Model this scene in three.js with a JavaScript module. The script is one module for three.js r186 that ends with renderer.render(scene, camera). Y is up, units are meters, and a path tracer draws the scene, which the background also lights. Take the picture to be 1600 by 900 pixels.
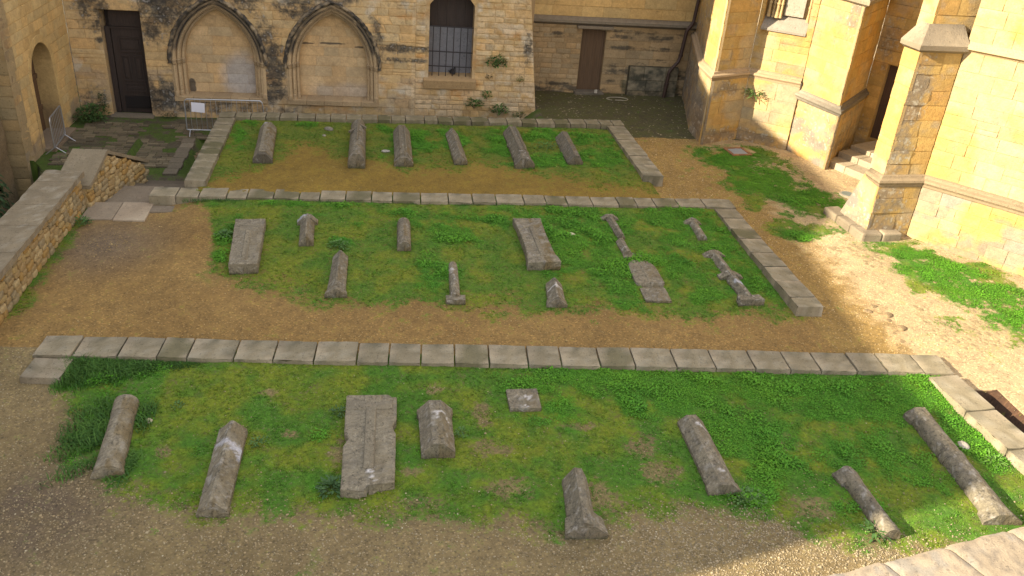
import * as THREE from 'three';
import { mergeGeometries, mergeVertices, toCreasedNormals } from 'three/addons/utils/BufferGeometryUtils.js';
import { RoundedBoxGeometry } from 'three/addons/geometries/RoundedBoxGeometry.js';

// ───────────── camera, sky, sun, exposure ─────────────
const scene = new THREE.Scene();
const camera = new THREE.PerspectiveCamera(37.13, 16 / 9, 0.1, 400);
camera.position.set(0, 8, 0);
camera.rotation.order = 'YXZ';
camera.rotation.set(THREE.MathUtils.degToRad(-28.6), THREE.MathUtils.degToRad(-9.85), THREE.MathUtils.degToRad(4.7));
const EXPOSURE = 3.0, SUN = 5, SKY = 0.53;
const sunDir = new THREE.Vector3(-0.887, 0.402, 0.229).normalize();
{
  const W = 256, H = 128, d = new Float32Array(W * H * 4);
  for (let j = 0; j < H; j++) for (let i = 0; i < W; i++) {
    const el = (j + 0.5) / H * Math.PI - Math.PI / 2, az = (i + 0.5) / W * 2 * Math.PI - Math.PI;
    const e = Math.max(0, Math.sin(el)), p = 1 - e;
    // clear winter sky with a thin white veil, paler towards the horizon
    const k = p * p * p, v = 0.35 + 0.12 * Math.sin(az * 3 + e * 5) + 0.08 * Math.sin(az * 7 - e * 9);
    const o = (j * W + i) * 4, L = SKY;
    d[o] = L * (0.80 + 0.62 * k + 0.12 * v); d[o + 1] = L * (0.83 + 0.50 * k + 0.10 * v); d[o + 2] = L * (0.90 + 0.28 * k + 0.06 * v); d[o + 3] = 1;
    if (el < 0) { d[o] = L * 0.5; d[o + 1] = L * 0.42; d[o + 2] = L * 0.3; }
  }
  const t = new THREE.DataTexture(d, W, H, THREE.RGBAFormat, THREE.FloatType);
  t.mapping = THREE.EquirectangularReflectionMapping; t.magFilter = t.minFilter = THREE.LinearFilter; t.needsUpdate = true;
  scene.background = t; scene.environment = t;
}
const sun = new THREE.DirectionalLight(new THREE.Color(1, 0.86, 0.62), SUN);
sun.position.copy(sunDir).multiplyScalar(60).add(new THREE.Vector3(3, 0, -17));
sun.target.position.set(3, 0, -17); scene.add(sun, sun.target);
sun.castShadow = true; sun.shadow.mapSize.set(4096, 4096); sun.shadow.radius = 1;
Object.assign(sun.shadow.camera, { left: -28, right: 28, top: 24, bottom: -24, near: 1, far: 140 });
const renderer = new THREE.WebGLRenderer({ antialias: true });
renderer.setSize(1024, 576); renderer.toneMapping = THREE.LinearToneMapping; renderer.toneMappingExposure = EXPOSURE;
renderer.shadowMap.enabled = true;

// ───────────── helpers ─────────────
const V3 = (x, y, z) => new THREE.Vector3(x, y, z);
function rng(seed) { let a = seed >>> 0; return () => { a = (a + 0x6D2B79F5) | 0; let t = Math.imul(a ^ (a >>> 15), 1 | a); t = (t + Math.imul(t ^ (t >>> 7), 61 | t)) ^ t; return ((t ^ (t >>> 14)) >>> 0) / 4294967296; }; }
const clamp = (x, a = 0, b = 1) => x < a ? a : x > b ? b : x;
const lerp = (a, b, t) => a + (b - a) * t;
const ss = (a, b, x) => { const t = clamp((x - a) / (b - a)); return t * t * (3 - 2 * t); };
const mix3 = (a, b, t) => [lerp(a[0], b[0], t), lerp(a[1], b[1], t), lerp(a[2], b[2], t)];
const RT = new Float32Array(65536); { const r = rng(77); for (let i = 0; i < 65536; i++) RT[i] = r(); }
const hsh = (i, j, k) => RT[(Math.imul(i, 73856093) ^ Math.imul(j, 19349663) ^ Math.imul(k, 83492791)) & 65535];
function n2(x, y, s = 0) {
  const i = Math.floor(x), j = Math.floor(y); let u = x - i, v = y - j; u = u * u * (3 - 2 * u); v = v * v * (3 - 2 * v);
  const a = hsh(i, j, s), b = hsh(i + 1, j, s), c = hsh(i, j + 1, s), d = hsh(i + 1, j + 1, s);
  return a + (b - a) * u + (c - a) * v + (a - b - c + d) * u * v;
}
function f2(x, y, o = 4, s = 0) { let r = 0, a = 0.5, t = 0; for (let k = 0; k < o; k++) { r += a * n2(x, y, s + k * 17); t += a; x = x * 2.03 + 5.1; y = y * 2.03 + 1.7; a *= 0.5; } return r / t; }
function n3(x, y, z, s = 0) { const k = Math.floor(z); let w = z - k; w = w * w * (3 - 2 * w); return lerp(n2(x, y, s + k * 131), n2(x, y, s + k * 131 + 131), w); }
function f3(x, y, z, o = 3, s = 0) { let r = 0, a = 0.5, t = 0; for (let k = 0; k < o; k++) { r += a * n3(x, y, z, s + k * 7); t += a; x = x * 2.03 + 3; y = y * 2.03 + 7; z = z * 2.03 + 1; a *= 0.5; } return r / t; }
const SR = new Uint8Array(4097); for (let i = 0; i <= 4096; i++) { const x = i / 4096; SR[i] = Math.round(255 * (x <= 0.0031308 ? 12.92 * x : 1.055 * Math.pow(x, 1 / 2.4) - 0.055)); }
const enc = x => SR[(clamp(x) * 4096) | 0];
function dataTex(w, h, fn, srgb, rep) {
  const d = new Uint8Array(w * h * 4);
  for (let j = 0; j < h; j++) for (let i = 0; i < w; i++) {
    const c = fn(i, j), o = (j * w + i) * 4;
    if (srgb) { d[o] = enc(c[0]); d[o + 1] = enc(c[1]); d[o + 2] = enc(c[2]); } else d[o] = d[o + 1] = d[o + 2] = clamp(c) * 255;
    d[o + 3] = 255;
  }
  const t = new THREE.DataTexture(d, w, h, THREE.RGBAFormat, THREE.UnsignedByteType);
  if (srgb) t.colorSpace = THREE.SRGBColorSpace;
  t.wrapS = t.wrapT = rep === false ? THREE.ClampToEdgeWrapping : THREE.RepeatWrapping;
  t.magFilter = THREE.LinearFilter; t.minFilter = THREE.LinearMipmapLinearFilter; t.generateMipmaps = true; t.needsUpdate = true; return t;
}
// tiling noise: blend of two shifted samples so that the tile wraps
function tileN(i, j, N, f, o, s) {
  const x = i / N, y = j / N, a = f2(x * f, y * f, o, s), b = f2((x - 1) * f, y * f, o, s), c = f2(x * f, (y - 1) * f, o, s), d = f2((x - 1) * f, (y - 1) * f, o, s);
  return lerp(lerp(a, b, x), lerp(c, d, x), y);
}
const used = {};
function numbered(n) { const k = used[n] = (used[n] ?? -1) + 1; return k ? `${n}_${String(k).padStart(3, '0')}` : n; }
function tag(o, label, category, group) { o.userData = { ...o.userData, label, category }; if (group) o.userData.group = group; return o; }
function thing(name, label, category, [x, y, z] = [0, 0, 0], turn = 0, group) {
  const o = new THREE.Group(); o.name = numbered(name); o.position.set(x, y, z); o.rotation.y = turn; scene.add(o); return tag(o, label, category, group);
}
function part(parent, name, geo, mat, label) {
  const m = new THREE.Mesh(geo, mat); m.name = parent === scene ? numbered(name) : name; m.castShadow = m.receiveShadow = true;
  if (label) m.userData.label = label; parent.add(m); return m;
}
function struct(name, geo, mat) { const m = part(scene, name, geo, mat); m.userData.kind = 'structure'; return m; }
function paint(geo, c) { // one vertex colour (or a function of position) for a geometry
  const p = geo.attributes.position, a = new Float32Array(p.count * 3);
  for (let i = 0; i < p.count; i++) { const k = typeof c === 'function' ? c(p.getX(i), p.getY(i), p.getZ(i), i) : c; a[i * 3] = k[0]; a[i * 3 + 1] = k[1]; a[i * 3 + 2] = k[2]; }
  geo.setAttribute('color', new THREE.BufferAttribute(a, 3)); return geo;
}
const box = (w, h, d, x = 0, y = 0, z = 0, r = 0) => { const g = r ? new RoundedBoxGeometry(w, h, d, 1, r) : new THREE.BoxGeometry(w, h, d); g.translate(x, y, z); return g; };
function noIdx(g) { const r = g.index ? g.toNonIndexed() : g; for (const k of Object.keys(r.attributes)) if (!['position', 'normal', 'uv', 'color'].includes(k)) r.deleteAttribute(k); return r; }
const merge = l => mergeGeometries(l.map(noIdx), false);
function tube(pts, r, seg = 24, rad = 8) { return new THREE.TubeGeometry(new THREE.CatmullRomCurve3(pts.map(p => V3(...p)), false, 'catmullrom', 0.1), seg, r, rad, false); }
function rod(a, b, r, n = 6) { return new THREE.TubeGeometry(new THREE.LineCurve3(V3(...a), V3(...b)), 1, r, n, false); }
function triUV(g, s = 1) { // uv in metres from the dominant axis of each face's normal
  g = noIdx(g); const p = g.attributes.position, n = g.attributes.normal, uv = new Float32Array(p.count * 2);
  for (let i = 0; i < p.count; i += 3) {
    const ax = Math.abs(n.getX(i)), ay = Math.abs(n.getY(i)), az = Math.abs(n.getZ(i));
    for (let k = i; k < i + 3; k++) { const x = p.getX(k), y = p.getY(k), z = p.getZ(k); const [a, b] = ay > ax && ay > az ? [x, z] : ax > az ? [z, y] : [x, y]; uv[k * 2] = a * s; uv[k * 2 + 1] = b * s; }
  }
  g.setAttribute('uv', new THREE.BufferAttribute(uv, 2)); return g;
}
function disp(g, amp, f, s = 0) { // weathered surface: push vertices about
  const p = g.attributes.position;
  for (let i = 0; i < p.count; i++) { const x = p.getX(i), y = p.getY(i), z = p.getZ(i); p.setXYZ(i, x + amp * (f3(x * f, y * f, z * f, 2, s) - 0.5) * 2, y + amp * (f3(x * f, y * f, z * f, 2, s + 50) - 0.5) * 2, z + amp * (f3(x * f, y * f, z * f, 2, s + 99) - 0.5) * 2); }
  g.computeVertexNormals(); return g;
}

// ───────────── shared textures and materials ─────────────
const grainMap = dataTex(512, 512, (i, j) => {
  const a = tileN(i, j, 512, 6, 4, 3), b = tileN(i, j, 512, 40, 3, 9), c = hsh(i, j, 5);
  const pit = tileN(i, j, 512, 28, 2, 21); let v = 0.62 + 0.34 * a + 0.3 * (b - 0.5) + 0.16 * (c - 0.5); if (pit < 0.3) v *= 0.72; if (pit > 0.74) v *= 1.18;
  return [clamp(v * 1.02), clamp(v), clamp(v * 0.97)];
}, true);
grainMap.repeat.set(1.25, 1.25);
const grainBump = dataTex(512, 512, (i, j) => { const b = tileN(i, j, 512, 36, 4, 9), p = tileN(i, j, 512, 26, 2, 21), a = tileN(i, j, 512, 8, 3, 44); return 0.35 * a + 0.5 * b + (p < 0.3 ? -0.15 : 0.05) + 0.1 * hsh(i, j, 8); }, false);
grainBump.repeat.set(1.25, 1.25);
const std = o => new THREE.MeshStandardMaterial({ roughness: 0.95, metalness: 0, ...o });
const lin = (r, g, b) => new THREE.Color().setRGB(r, g, b);
const kerbMat = std({ vertexColors: true, map: grainMap, bumpMap: grainBump, bumpScale: 0.012 });
const tombMap = dataTex(512, 512, (i, j) => { const a = tileN(i, j, 512, 10, 3, 13), b = tileN(i, j, 512, 52, 3, 19), p = tileN(i, j, 512, 34, 2, 25), c = hsh(i >> 1, j >> 1, 5); let v = 0.6 + 0.2 * a + 0.55 * (b - 0.5) + 0.2 * (c - 0.5); if (p < 0.32) v *= 0.6; if (p > 0.7) v *= 1.3; return [clamp(v * 1.02), clamp(v), clamp(v * 0.98)]; }, true);
const tombMat = std({ vertexColors: true, map: tombMap, bumpMap: grainBump, bumpScale: 0.02 });
const woodTex = (c0, c1, seed) => dataTex(256, 256, (i, j) => { const g = f2(i / 256 * 40, j / 256 * 3, 4, seed), b = f2(i / 30, j / 40, 3, seed + 5); return mix3(c0, c1, clamp(g * 0.8 + b * 0.5 - 0.15)); }, true);
const doorMat = std({ map: woodTex([0.016, 0.011, 0.01], [0.045, 0.028, 0.022], 3), roughness: 0.75 });
const brownDoorMat = std({ map: woodTex([0.055, 0.034, 0.02], [0.145, 0.088, 0.048], 31), roughness: 0.85 });
const oakMat = std({ map: woodTex([0.05, 0.027, 0.014], [0.15, 0.085, 0.04], 13), roughness: 0.85 });
const churchDoorMat = std({ map: woodTex([0.03, 0.017, 0.012], [0.085, 0.045, 0.028], 17), roughness: 0.8 });
const steelMat = std({ color: lin(0.42, 0.43, 0.46), metalness: 0.75, roughness: 0.45 });
const ironMat = std({ color: lin(0.035, 0.03, 0.032), metalness: 0.3, roughness: 0.7 });
const pipeMat = std({ color: lin(0.045, 0.024, 0.018), roughness: 0.6 });
const leafMat = std({ vertexColors: true, side: THREE.DoubleSide, roughness: 0.75 });

// ───────────── levels of the ground ─────────────
const tbl = [[-5, 0], [-11.2, 0.02], [-12.3, 0.13], [-16, 0.18], [-20, 0.22], [-24, 0.19], [-28, 0.06], [-60, 0.06]];
function pathY(z) { for (let i = 0; i < tbl.length - 1; i++) if (z > tbl[i + 1][0]) return z > tbl[i][0] ? tbl[i][1] : lerp(tbl[i][1], tbl[i + 1][1], (z - tbl[i][0]) / (tbl[i + 1][0] - tbl[i][0])); return 0.06; }
const inside = (x, z, x0, x1, z0, z1, e = 0.08) => ss(x0 - e, x0 + e, x) * (1 - ss(x1 - e, x1 + e, x)) * ss(z0 - e, z0 + e, z) * (1 - ss(z1 - e, z1 + e, z));
const kerbNz = x => -12.3 + (x + 5.1) / 14.7 * 0.85;   // centre line of the nearest kerb
function level(x, z) {
  let y = pathY(z);
  y = lerp(y, -0.25, inside(x, z, 10.02, 10.36, -10.75, -8.2, 0.05));
  y = lerp(y, 0.08 * (1 - ss(0.2, 1.6, z - kerbNz(x))), ss(-5.2, -5.05, x) * (1 - ss(9.5, 9.75, x)) * ss(-0.08, 0.08, z - kerbNz(x)) * (1 - ss(-7, -6, z)));
  y = lerp(y, z > -13.3 ? lerp(0.15, 0.112, clamp((z + 13.3) / 0.9)) : 0.15 + (-13.3 - z) / 4.5 * 0.13 * ss(-4.7, -3.7, x), ss(-6.6, -6.5, x) * (1 - ss(7.9, 8.1, x)) * ss(-18.2, -18.05, z) * (1 - ss(-0.08, 0.08, z - kerbNz(x))) * (1 - ss(-12.9, -12.5, z) * ss(7, 8, x)));
  y = lerp(y, 0.355 + clamp((-18.6 - z) / 4.2) * 0.065, inside(x, z, -4.08, 6.68, -23.15, -18.15) * (1 - ss(5.9, 7.2, x) * ss(-19.6, -19, z)));
  // lower court on the left, the stair down to it and the passage behind the upper plot
  const court = (1 - ss(-4.3, -4.15, x)) * (1 - ss(-18.1, -17.98, z)) * ss(-6.6, -6.4, x);
  y = lerp(y, z > -19.25 ? -0.07 : z > -19.85 ? -0.25 : z > -20.45 ? -0.42 : -0.5, court);
  y = lerp(y, -0.5, (1 - ss(-6.6, -6.45, x)) * (1 - ss(0, 0.15, z - lerp(-21.75, -20.7, ss(-8.6, -8.1, x)))));
  y = lerp(y, -1.3, (1 - ss(-6.6, -6.5, x)) * ss(0.05, 0.15, z - lerp(-21.75, -20.7, ss(-8.6, -8.1, x))));
  y = lerp(y, lerp(-0.5, 0.08, ss(3.9, 5.0, x)), (1 - ss(-23.5, -23.35, z)) * (1 - ss(4.9, 6, x)));
  y += 0.03 * ss(-17.2, -17.75, z) * inside(x, z, -3.9, 7.7, -17.9, -16.5, 0.2);
  y = lerp(y, -0.64, inside(x, z, -5.05, -4.1, -24.1, -21.4, 0.05));
  return y;
}
// soft blobs of growth: [x, z, rx, rz, weight]
const blob = (L, x, z) => { let s = 0; for (const [a, b, c, d, w] of L) { const p = (x - a) / c, q = (z - b) / d, r = p * p + q * q; if (r < 6) s = Math.max(s, w * Math.exp(-r * 0.8)); } return s; };
const grassN = [[-4.1, -11.6, 0.7, 0.3, 1.1], [-4.7, -11.5, 0.2, 0.3, 1], [-4.1, -10.5, 0.2, 0.9, 0.9], [-3.5, -10.6, 0.2, 0.3, 0.8], [2.5, -11.2, 0.6, 0.5, 0.9], [2.8, -10.5, 0.6, 0.4, 0.8], [3.8, -11.2, 1, 0.7, 0.9], [4.7, -10.9, 1.2, 0.8, 0.95], [6.2, -11, 1.4, 0.7, 0.9], [5.5, -9.8, 0.8, 0.8, 1], [5.6, -9, 0.6, 0.6, 0.8], [7.4, -10.7, 1.1, 0.9, 0.9], [8.5, -10.7, 0.7, 0.7, 0.9], [7.3, -9.4, 0.8, 0.7, 0.8], [8, -8.8, 0.7, 0.6, 0.8], [6.6, -8.5, 0.6, 0.5, 0.7], [5, -8.5, 0.5, 0.2, 1], [9.1, -10.8, 0.5, 0.7, 1], [9.2, -9.5, 0.5, 0.8, 0.9], [2.2, -10.3, 0.4, 0.2, 0.7], [0.4, -10, 0.2, 0.8, 0.45], [-0.9, -9.9, 0.2, 1.2, 0.45], [-2.5, -9.4, 0.2, 0.8, 0.5], [2.3, -8.7, 0.2, 0.6, 0.5], [8.3, -8.4, 0.6, 0.4, 0.5]];
const grassM = [[-3.1, -15.9, 0.25, 1.2, 0.8], [-1.3, -17.3, 0.8, 0.6, 0.4], [0.6, -17.2, 1.1, 0.7, 0.7], [1.4, -16.4, 0.8, 0.8, 0.7], [1.1, -14.7, 0.7, 0.7, 0.85], [3.7, -16.1, 0.8, 1.6, 0.8], [4.5, -17.1, 1.5, 1.2, 0.85], [4.7, -15, 0.8, 1.4, 0.8], [6.6, -17, 1.2, 1.1, 0.85], [6, -15, 0.8, 1.1, 0.8], [6.3, -13.9, 1.1, 0.4, 0.8], [7.3, -16, 0.6, 1.3, 0.75], [7.3, -14.4, 0.5, 0.8, 0.6], [2.5, -17.4, 0.9, 0.9, 0.7], [-0.8, -16, 0.3, 0.2, 1], [3.2, -13.6, 0.6, 0.2, 0.5], [-1.8, -17.7, 1.8, 0.15, 0.7]];
const grassF = [[-3.6, -21.9, 0.3, 1.3, 0.6], [-3.4, -22.6, 0.2, 0.6, 0.6], [0.1, -22.5, 0.5, 0.8, 0.6], [0.9, -21.5, 0.8, 1.3, 0.75], [1.8, -21.8, 0.6, 1.2, 0.7], [3.2, -21.8, 0.5, 1.2, 0.8], [4.5, -22.3, 0.9, 0.6, 0.9], [4.3, -20.6, 1.7, 0.7, 0.8], [5.8, -22.2, 0.7, 0.9, 0.7], [5.8, -21, 0.7, 1.3, 0.7], [-2, -22.7, 0.9, 0.3, 0.5]];
const grassR = [[9.6, -21.4, 0.9, 0.9, 1], [9.9, -19.8, 1, 1.2, 1], [10.4, -18.7, 0.9, 0.7, 1], [11, -18.3, 0.5, 0.4, 1], [9.4, -16.6, 0.3, 0.3, 0.9], [11.5, -15.7, 0.8, 0.35, 1], [11.9, -14.9, 1.0, 0.55, 1.15], [12.2, -13.9, 0.9, 0.7, 1.15], [12.5, -12.9, 0.8, 0.8, 1.1], [10.9, -16.0, 0.4, 0.25, 0.7], [8.9, -19.2, 0.4, 0.6, 0.35], [9.5, -17.4, 0.2, 0.3, 0.5], [-8, -22.7, 0.5, 0.5, 0.8], [-7.6, -25.3, 1, 0.5, 0.35], [-8.2, -25, 0.5, 0.7, 0.4], [-5.95, -14.6, 0.12, 1.4, 0.5]];
const pl = (L, x) => { for (let i = 0; i < L.length - 1; i++) if (x < L[i + 1][0]) return lerp(L[i][1], L[i + 1][1], clamp((x - L[i][0]) / (L[i + 1][0] - L[i][0]))); return L[L.length - 1][1]; };
const edgeN = [[-4.3, -10.6], [-3.7, -9.3], [-2.4, -8.5], [-0.8, -8.4], [0.9, -8.4], [2.2, -7.9], [3.4, -8.3], [5.2, -8.1], [5.8, -7.5], [6.7, -7.4], [8.5, -7.2], [10, -7]];
const edgeM = [[-4.2, -17.9], [-3.6, -17.1], [-3.1, -14.9], [-1.7, -13.9], [0, -13.5], [2.4, -13.45], [4.7, -13.15], [7.2, -13.1], [8, -13.4]];
const edgeF = [[-3.9, -18.6], [-2.9, -19.8], [-1.9, -21.6], [-0.9, -20.6], [0.8, -20], [2.4, -20.2], [3.9, -19.4], [5.4, -19.1], [6.5, -19]];
function cover(x, z) { // [grass, moss, zone] zone: 0 gravel in front, 1 gravel of the middle terrace, 2 upper plot, 3 path, 4 left court, 5 right court
  const w = 0.22 * (f2(x * 1.7, z * 1.7, 3, 40) - 0.5) * 4;
  let g = 0, m = 0, zone = 3;
  if (x > -6.7 && x < 9.6 && z > kerbNz(x)) { zone = 0; m = x > -5 ? (1 - ss(-0.5, 0.55, z - pl(edgeN, x) + w * 0.6)) * ss(-4.9, -4.3, x + w * 0.4) : 0; g = blob(grassN, x, z); }
  else if (x > -6.7 && x < 8 && z > -18.2) { zone = 1; m = (1 - ss(-0.7, 0.7, z - pl(edgeM, x) + w)) * ss(-4.4, -3.2, x + w) ; g = blob(grassM, x, z); m = Math.max(m, 0.75 * (1 - ss(-6.15, -5.75, x + w * 0.3)) * (1 - ss(-13.4, -12.9, z))); g = Math.max(g, blob(grassR, x, z)); }
  else if (x > -4.1 && x < 6.7 && z > -23.3) { zone = 2; m = 1 - ss(-1.1, 1.3, z - pl(edgeF, x) + w); g = blob(grassF, x, z); }
  else if (x < -4 || (z < -23.2 && x < 4.9)) { zone = 4; g = blob(grassR, x, z); m = 0.8 * ss(0.36, 0.55, f2(x * 1.1, z * 1.1, 3, 8)) + 0.4 * ss(-23.6, -22.4, z); }
  else if (x > 4.8 && x < 10.5 && z < -23.1 + 0.25 * w) { zone = 5; m = 0.55; }
  else { g = blob(grassR, x, z); m = clamp(g * 0.8 + 0.8 * inside(x, z, 8.7, 11.2, -22.6, -16.2, 0.5) * ss(0.42, 0.6, f2(x * 1.6, z * 1.6, 3, 81)) + 0.7 * ss(0.45, 0.6, f2(x * 1.4, z * 1.4, 3, 82)) * inside(x, z, 10.6, 14, -16.4, -12, 0.5)); }
  return [g, m, zone];
}
// ───────────── ground: one sheet ─────────────
const GX0 = -9.5, GX1 = 17.5, GZ0 = -29, GZ1 = -5;
const bareSpots = [[-1.3, -10.1, 0.12, 0.1], [-3, -9.8, 0.12, 0.12], [-0.6, -9.6, 0.14, 0.25], [1.5, -9.7, 0.22, 0.2], [1.7, -9.6, 0.2, 0.12], [3.8, -9.6, 0.22, 0.25], [6.1, -9.6, 0.16, 0.25], [1.7, -8.8, 0.3, 0.2], [1.5, -10.4, 0.14, 0.3], [0.8, -11.1, 0.15, 0.12], [-1.7, -11.1, 0.15, 0.1], [3, -10.1, 0.3, 0.1], [3.9, -9, 0.3, 0.25], [0.4, -9.2, 0.2, 0.1], [2.9, -8.6, 0.3, 0.3], [5.9, -8.2, 0.4, 0.2]];
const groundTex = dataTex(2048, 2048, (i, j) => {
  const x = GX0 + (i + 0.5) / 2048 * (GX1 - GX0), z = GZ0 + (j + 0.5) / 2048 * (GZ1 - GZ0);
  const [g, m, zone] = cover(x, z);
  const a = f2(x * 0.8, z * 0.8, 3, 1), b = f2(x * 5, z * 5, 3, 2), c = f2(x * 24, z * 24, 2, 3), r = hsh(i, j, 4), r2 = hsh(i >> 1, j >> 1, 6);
  let base = zone === 0 ? mix3([0.145, 0.104, 0.047], [0.225, 0.167, 0.078], a) : zone === 1 ? mix3([0.19, 0.11, 0.032], [0.262, 0.162, 0.052], a) : zone === 2 ? mix3([0.16, 0.10, 0.012], [0.22, 0.14, 0.02], a) : zone === 4 ? mix3([0.06, 0.05, 0.03], [0.11, 0.09, 0.058], b) : zone === 5 ? mix3([0.055, 0.045, 0.02], [0.10, 0.08, 0.042], b) : mix3(mix3([0.21, 0.13, 0.036], [0.28, 0.18, 0.055], a), mix3([0.36, 0.262, 0.145], [0.44, 0.335, 0.2], a), ss(8.9, 9.9, x + (b - 0.5) * 0.8));  // path: paler past the shadow edge, sunlight put into the gravel colour
  if (zone === 1) base = mix3(base, [0.13, 0.098, 0.07], ss(0.2, 1, 1 - Math.hypot((x + 5.3) / 2.2, (z + 16) / 2.6)) * 0.8);
  if (zone === 0) base = mix3(base, [0.095, 0.068, 0.046], ss(0.05, 0.8, 1 - Math.hypot((x + 4.6) / 2.2, (z + 8.6) / 1.6)) * 0.9 * ss(0.2, 0.6, b * 0.5 + a * 0.5));
  if (zone === 3 && x > 9.95 && x < 10.45 && z > -10.8) base = [0.06, 0.03, 0.016];
  let k = 0.76 + 0.48 * b; k *= 0.80 + 0.4 * c; k *= 0.86 + 0.28 * r;
  if (r2 > 0.93 && zone !== 4) k *= zone === 2 ? 1.25 : 1.5; if (r2 < 0.08) k *= 0.66;
  let col = [base[0] * k, base[1] * k, base[2] * k];
  // moss: olive, patchy, thin at its edge
  let bare = 0; if (zone === 0) for (const s of bareSpots) { const q = Math.hypot((x - s[0]) / s[2], (z - s[1]) / s[3]); if (q < 1.6) bare = Math.max(bare, 1 - ss(0.5, 1.3, q + (c - 0.5) * 1.2 + (b - 0.5) * 1.2)); }
  const mm = clamp(ss(0.2, 0.85, m + (b - 0.5) * 0.8 + (c - 0.5) * 0.7 + (r - 0.5) * 0.25) * (1 - bare * 0.9));
  const hue = f2(x * 2.2, z * 2.2, 4, 60);
  let mc = mix3([0.042, 0.135, 0.002], [0.125, 0.162, 0.003], ss(0.32, 0.75, hue));
  if (zone === 1) mc = mix3(mc, [0.12, 0.13, 0.01], 0.2); if (zone === 2) mc = mix3(mc, [0.12, 0.11, 0.012], 0.5);
  if (zone === 4) mc = [0.05, 0.088, 0.006]; if (zone === 5) mc = [0.055, 0.06, 0.01];
  const mk = (0.65 + 0.7 * c) * (0.8 + 0.4 * r);
  col = mix3(col, [mc[0] * mk, mc[1] * mk, mc[2] * mk], mm * 0.94);
  if (mm > 0.4 && zone < 2 && hsh(i, j, 11) > 0.988) col = [0.2, 0.19, 0.13];
  const gg = ss(0.28, 0.8, g * 0.95 + (b - 0.5) * 0.75 + (f2(x * 2.1, z * 2.1, 3, 66) - 0.5) * 0.7);
  return mix3(col, [0.038 * mk, 0.15 * mk, 0.002], gg * 0.92);
}, true, false);
const soilBump = dataTex(512, 512, (i, j) => 0.45 * tileN(i, j, 512, 60, 3, 70) + 0.35 * tileN(i, j, 512, 14, 3, 71) + 0.25 * hsh(i >> 1, j >> 1, 9), false);
soilBump.repeat.set(22, 20);
{
  const axis = (lo, a, b, n, hi) => { const r = [...lo]; for (let i = 0; i <= n; i++) r.push(lerp(a, b, i / n)); return r.concat(hi); };
  const xs = axis([-120, -70, -40, -25, -16, -12], GX0, GX1, 420, [19, 22, 28, 40, 70, 120]), zs = axis([-120, -80, -50, -38, -32], GZ0, GZ1, 380, [-3, 0, 5, 12, 30, 60, 120]);
  const nx = xs.length, nz = zs.length, pos = new Float32Array(nx * nz * 3), uv = new Float32Array(nx * nz * 2), idx = [];
  for (let j = 0; j < nz; j++) for (let i = 0; i < nx; i++) {
    const x = xs[i], z = zs[j], o = j * nx + i; let y = level(x, z);
    if (x > GX0 && x < GX1 && z > GZ0 && z < GZ1) { const [g, m] = cover(x, z); y += 0.012 * (f2(x * 7, z * 7, 3, 90) - 0.5) + 0.05 * (f2(x * 0.9, z * 0.9, 2, 91) - 0.5) + (0.022 * clamp(m) + 0.02 * clamp(g)) * (f2(x * 6, z * 6, 3, 92) - 0.35); }
    pos.set([x, y, z], o * 3); uv.set([(x - GX0) / (GX1 - GX0), (z - GZ0) / (GZ1 - GZ0)], o * 2);
    if (i && j) { const a = o - nx - 1, b = o - nx, c = o - 1; idx.push(a, c, b, b, c, o); }
  }
  const g = new THREE.BufferGeometry(); g.setAttribute('position', new THREE.BufferAttribute(pos, 3)); g.setAttribute('uv', new THREE.BufferAttribute(uv, 2)); g.setIndex(idx); g.computeVertexNormals();
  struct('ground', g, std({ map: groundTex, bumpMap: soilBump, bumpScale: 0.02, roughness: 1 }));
}
// ───────────── masonry ─────────────
const UP = V3(0, 1, 0);
function mkFace([x0, z0], [x1, z1], w = 0) { // left to right as seen from outside
  const U = V3(x1 - x0, 0, z1 - z0), len = U.length(); U.normalize(); const N = U.clone().cross(UP), o = V3(x0, 0, z0).addScaledVector(N, w);
  return { o, U, N, len, P: (u, v, q = 0) => V3(o.x + U.x * u + N.x * q, v, o.z + U.z * u + N.z * q) };
}
const faceMatrix = F => new THREE.Matrix4().makeBasis(F.U, UP, F.N).setPosition(F.o);
function faceMat(F, y0, y1, fn, ppm = 64, bump = 0.014) {
  const w = Math.ceil(F.len * ppm), h = Math.ceil((y1 - y0) * ppm);
  const map = dataTex(w, h, (i, j) => {
    const u = (i + 0.5) / ppm, v = y0 + (j + 0.5) / ppm, c = fn(u, v), k = (0.84 + 0.32 * f2(u * 9 + F.o.x, v * 9, 3, 5)) * (0.86 + 0.28 * f2(u * 34, v * 34 + F.o.z, 2, 6)) * (0.94 + 0.12 * hsh(i, j, 3));
    return [c[0] * k, c[1] * k, c[2] * k];
  }, true, false);
  const W = w / ppm, H = h / ppm; map.repeat.set(1 / W, 1 / H); map.offset.set(0, -y0 / H);
  return std({ vertexColors: true, map, bumpMap: grainBump, bumpScale: bump });
}
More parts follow.
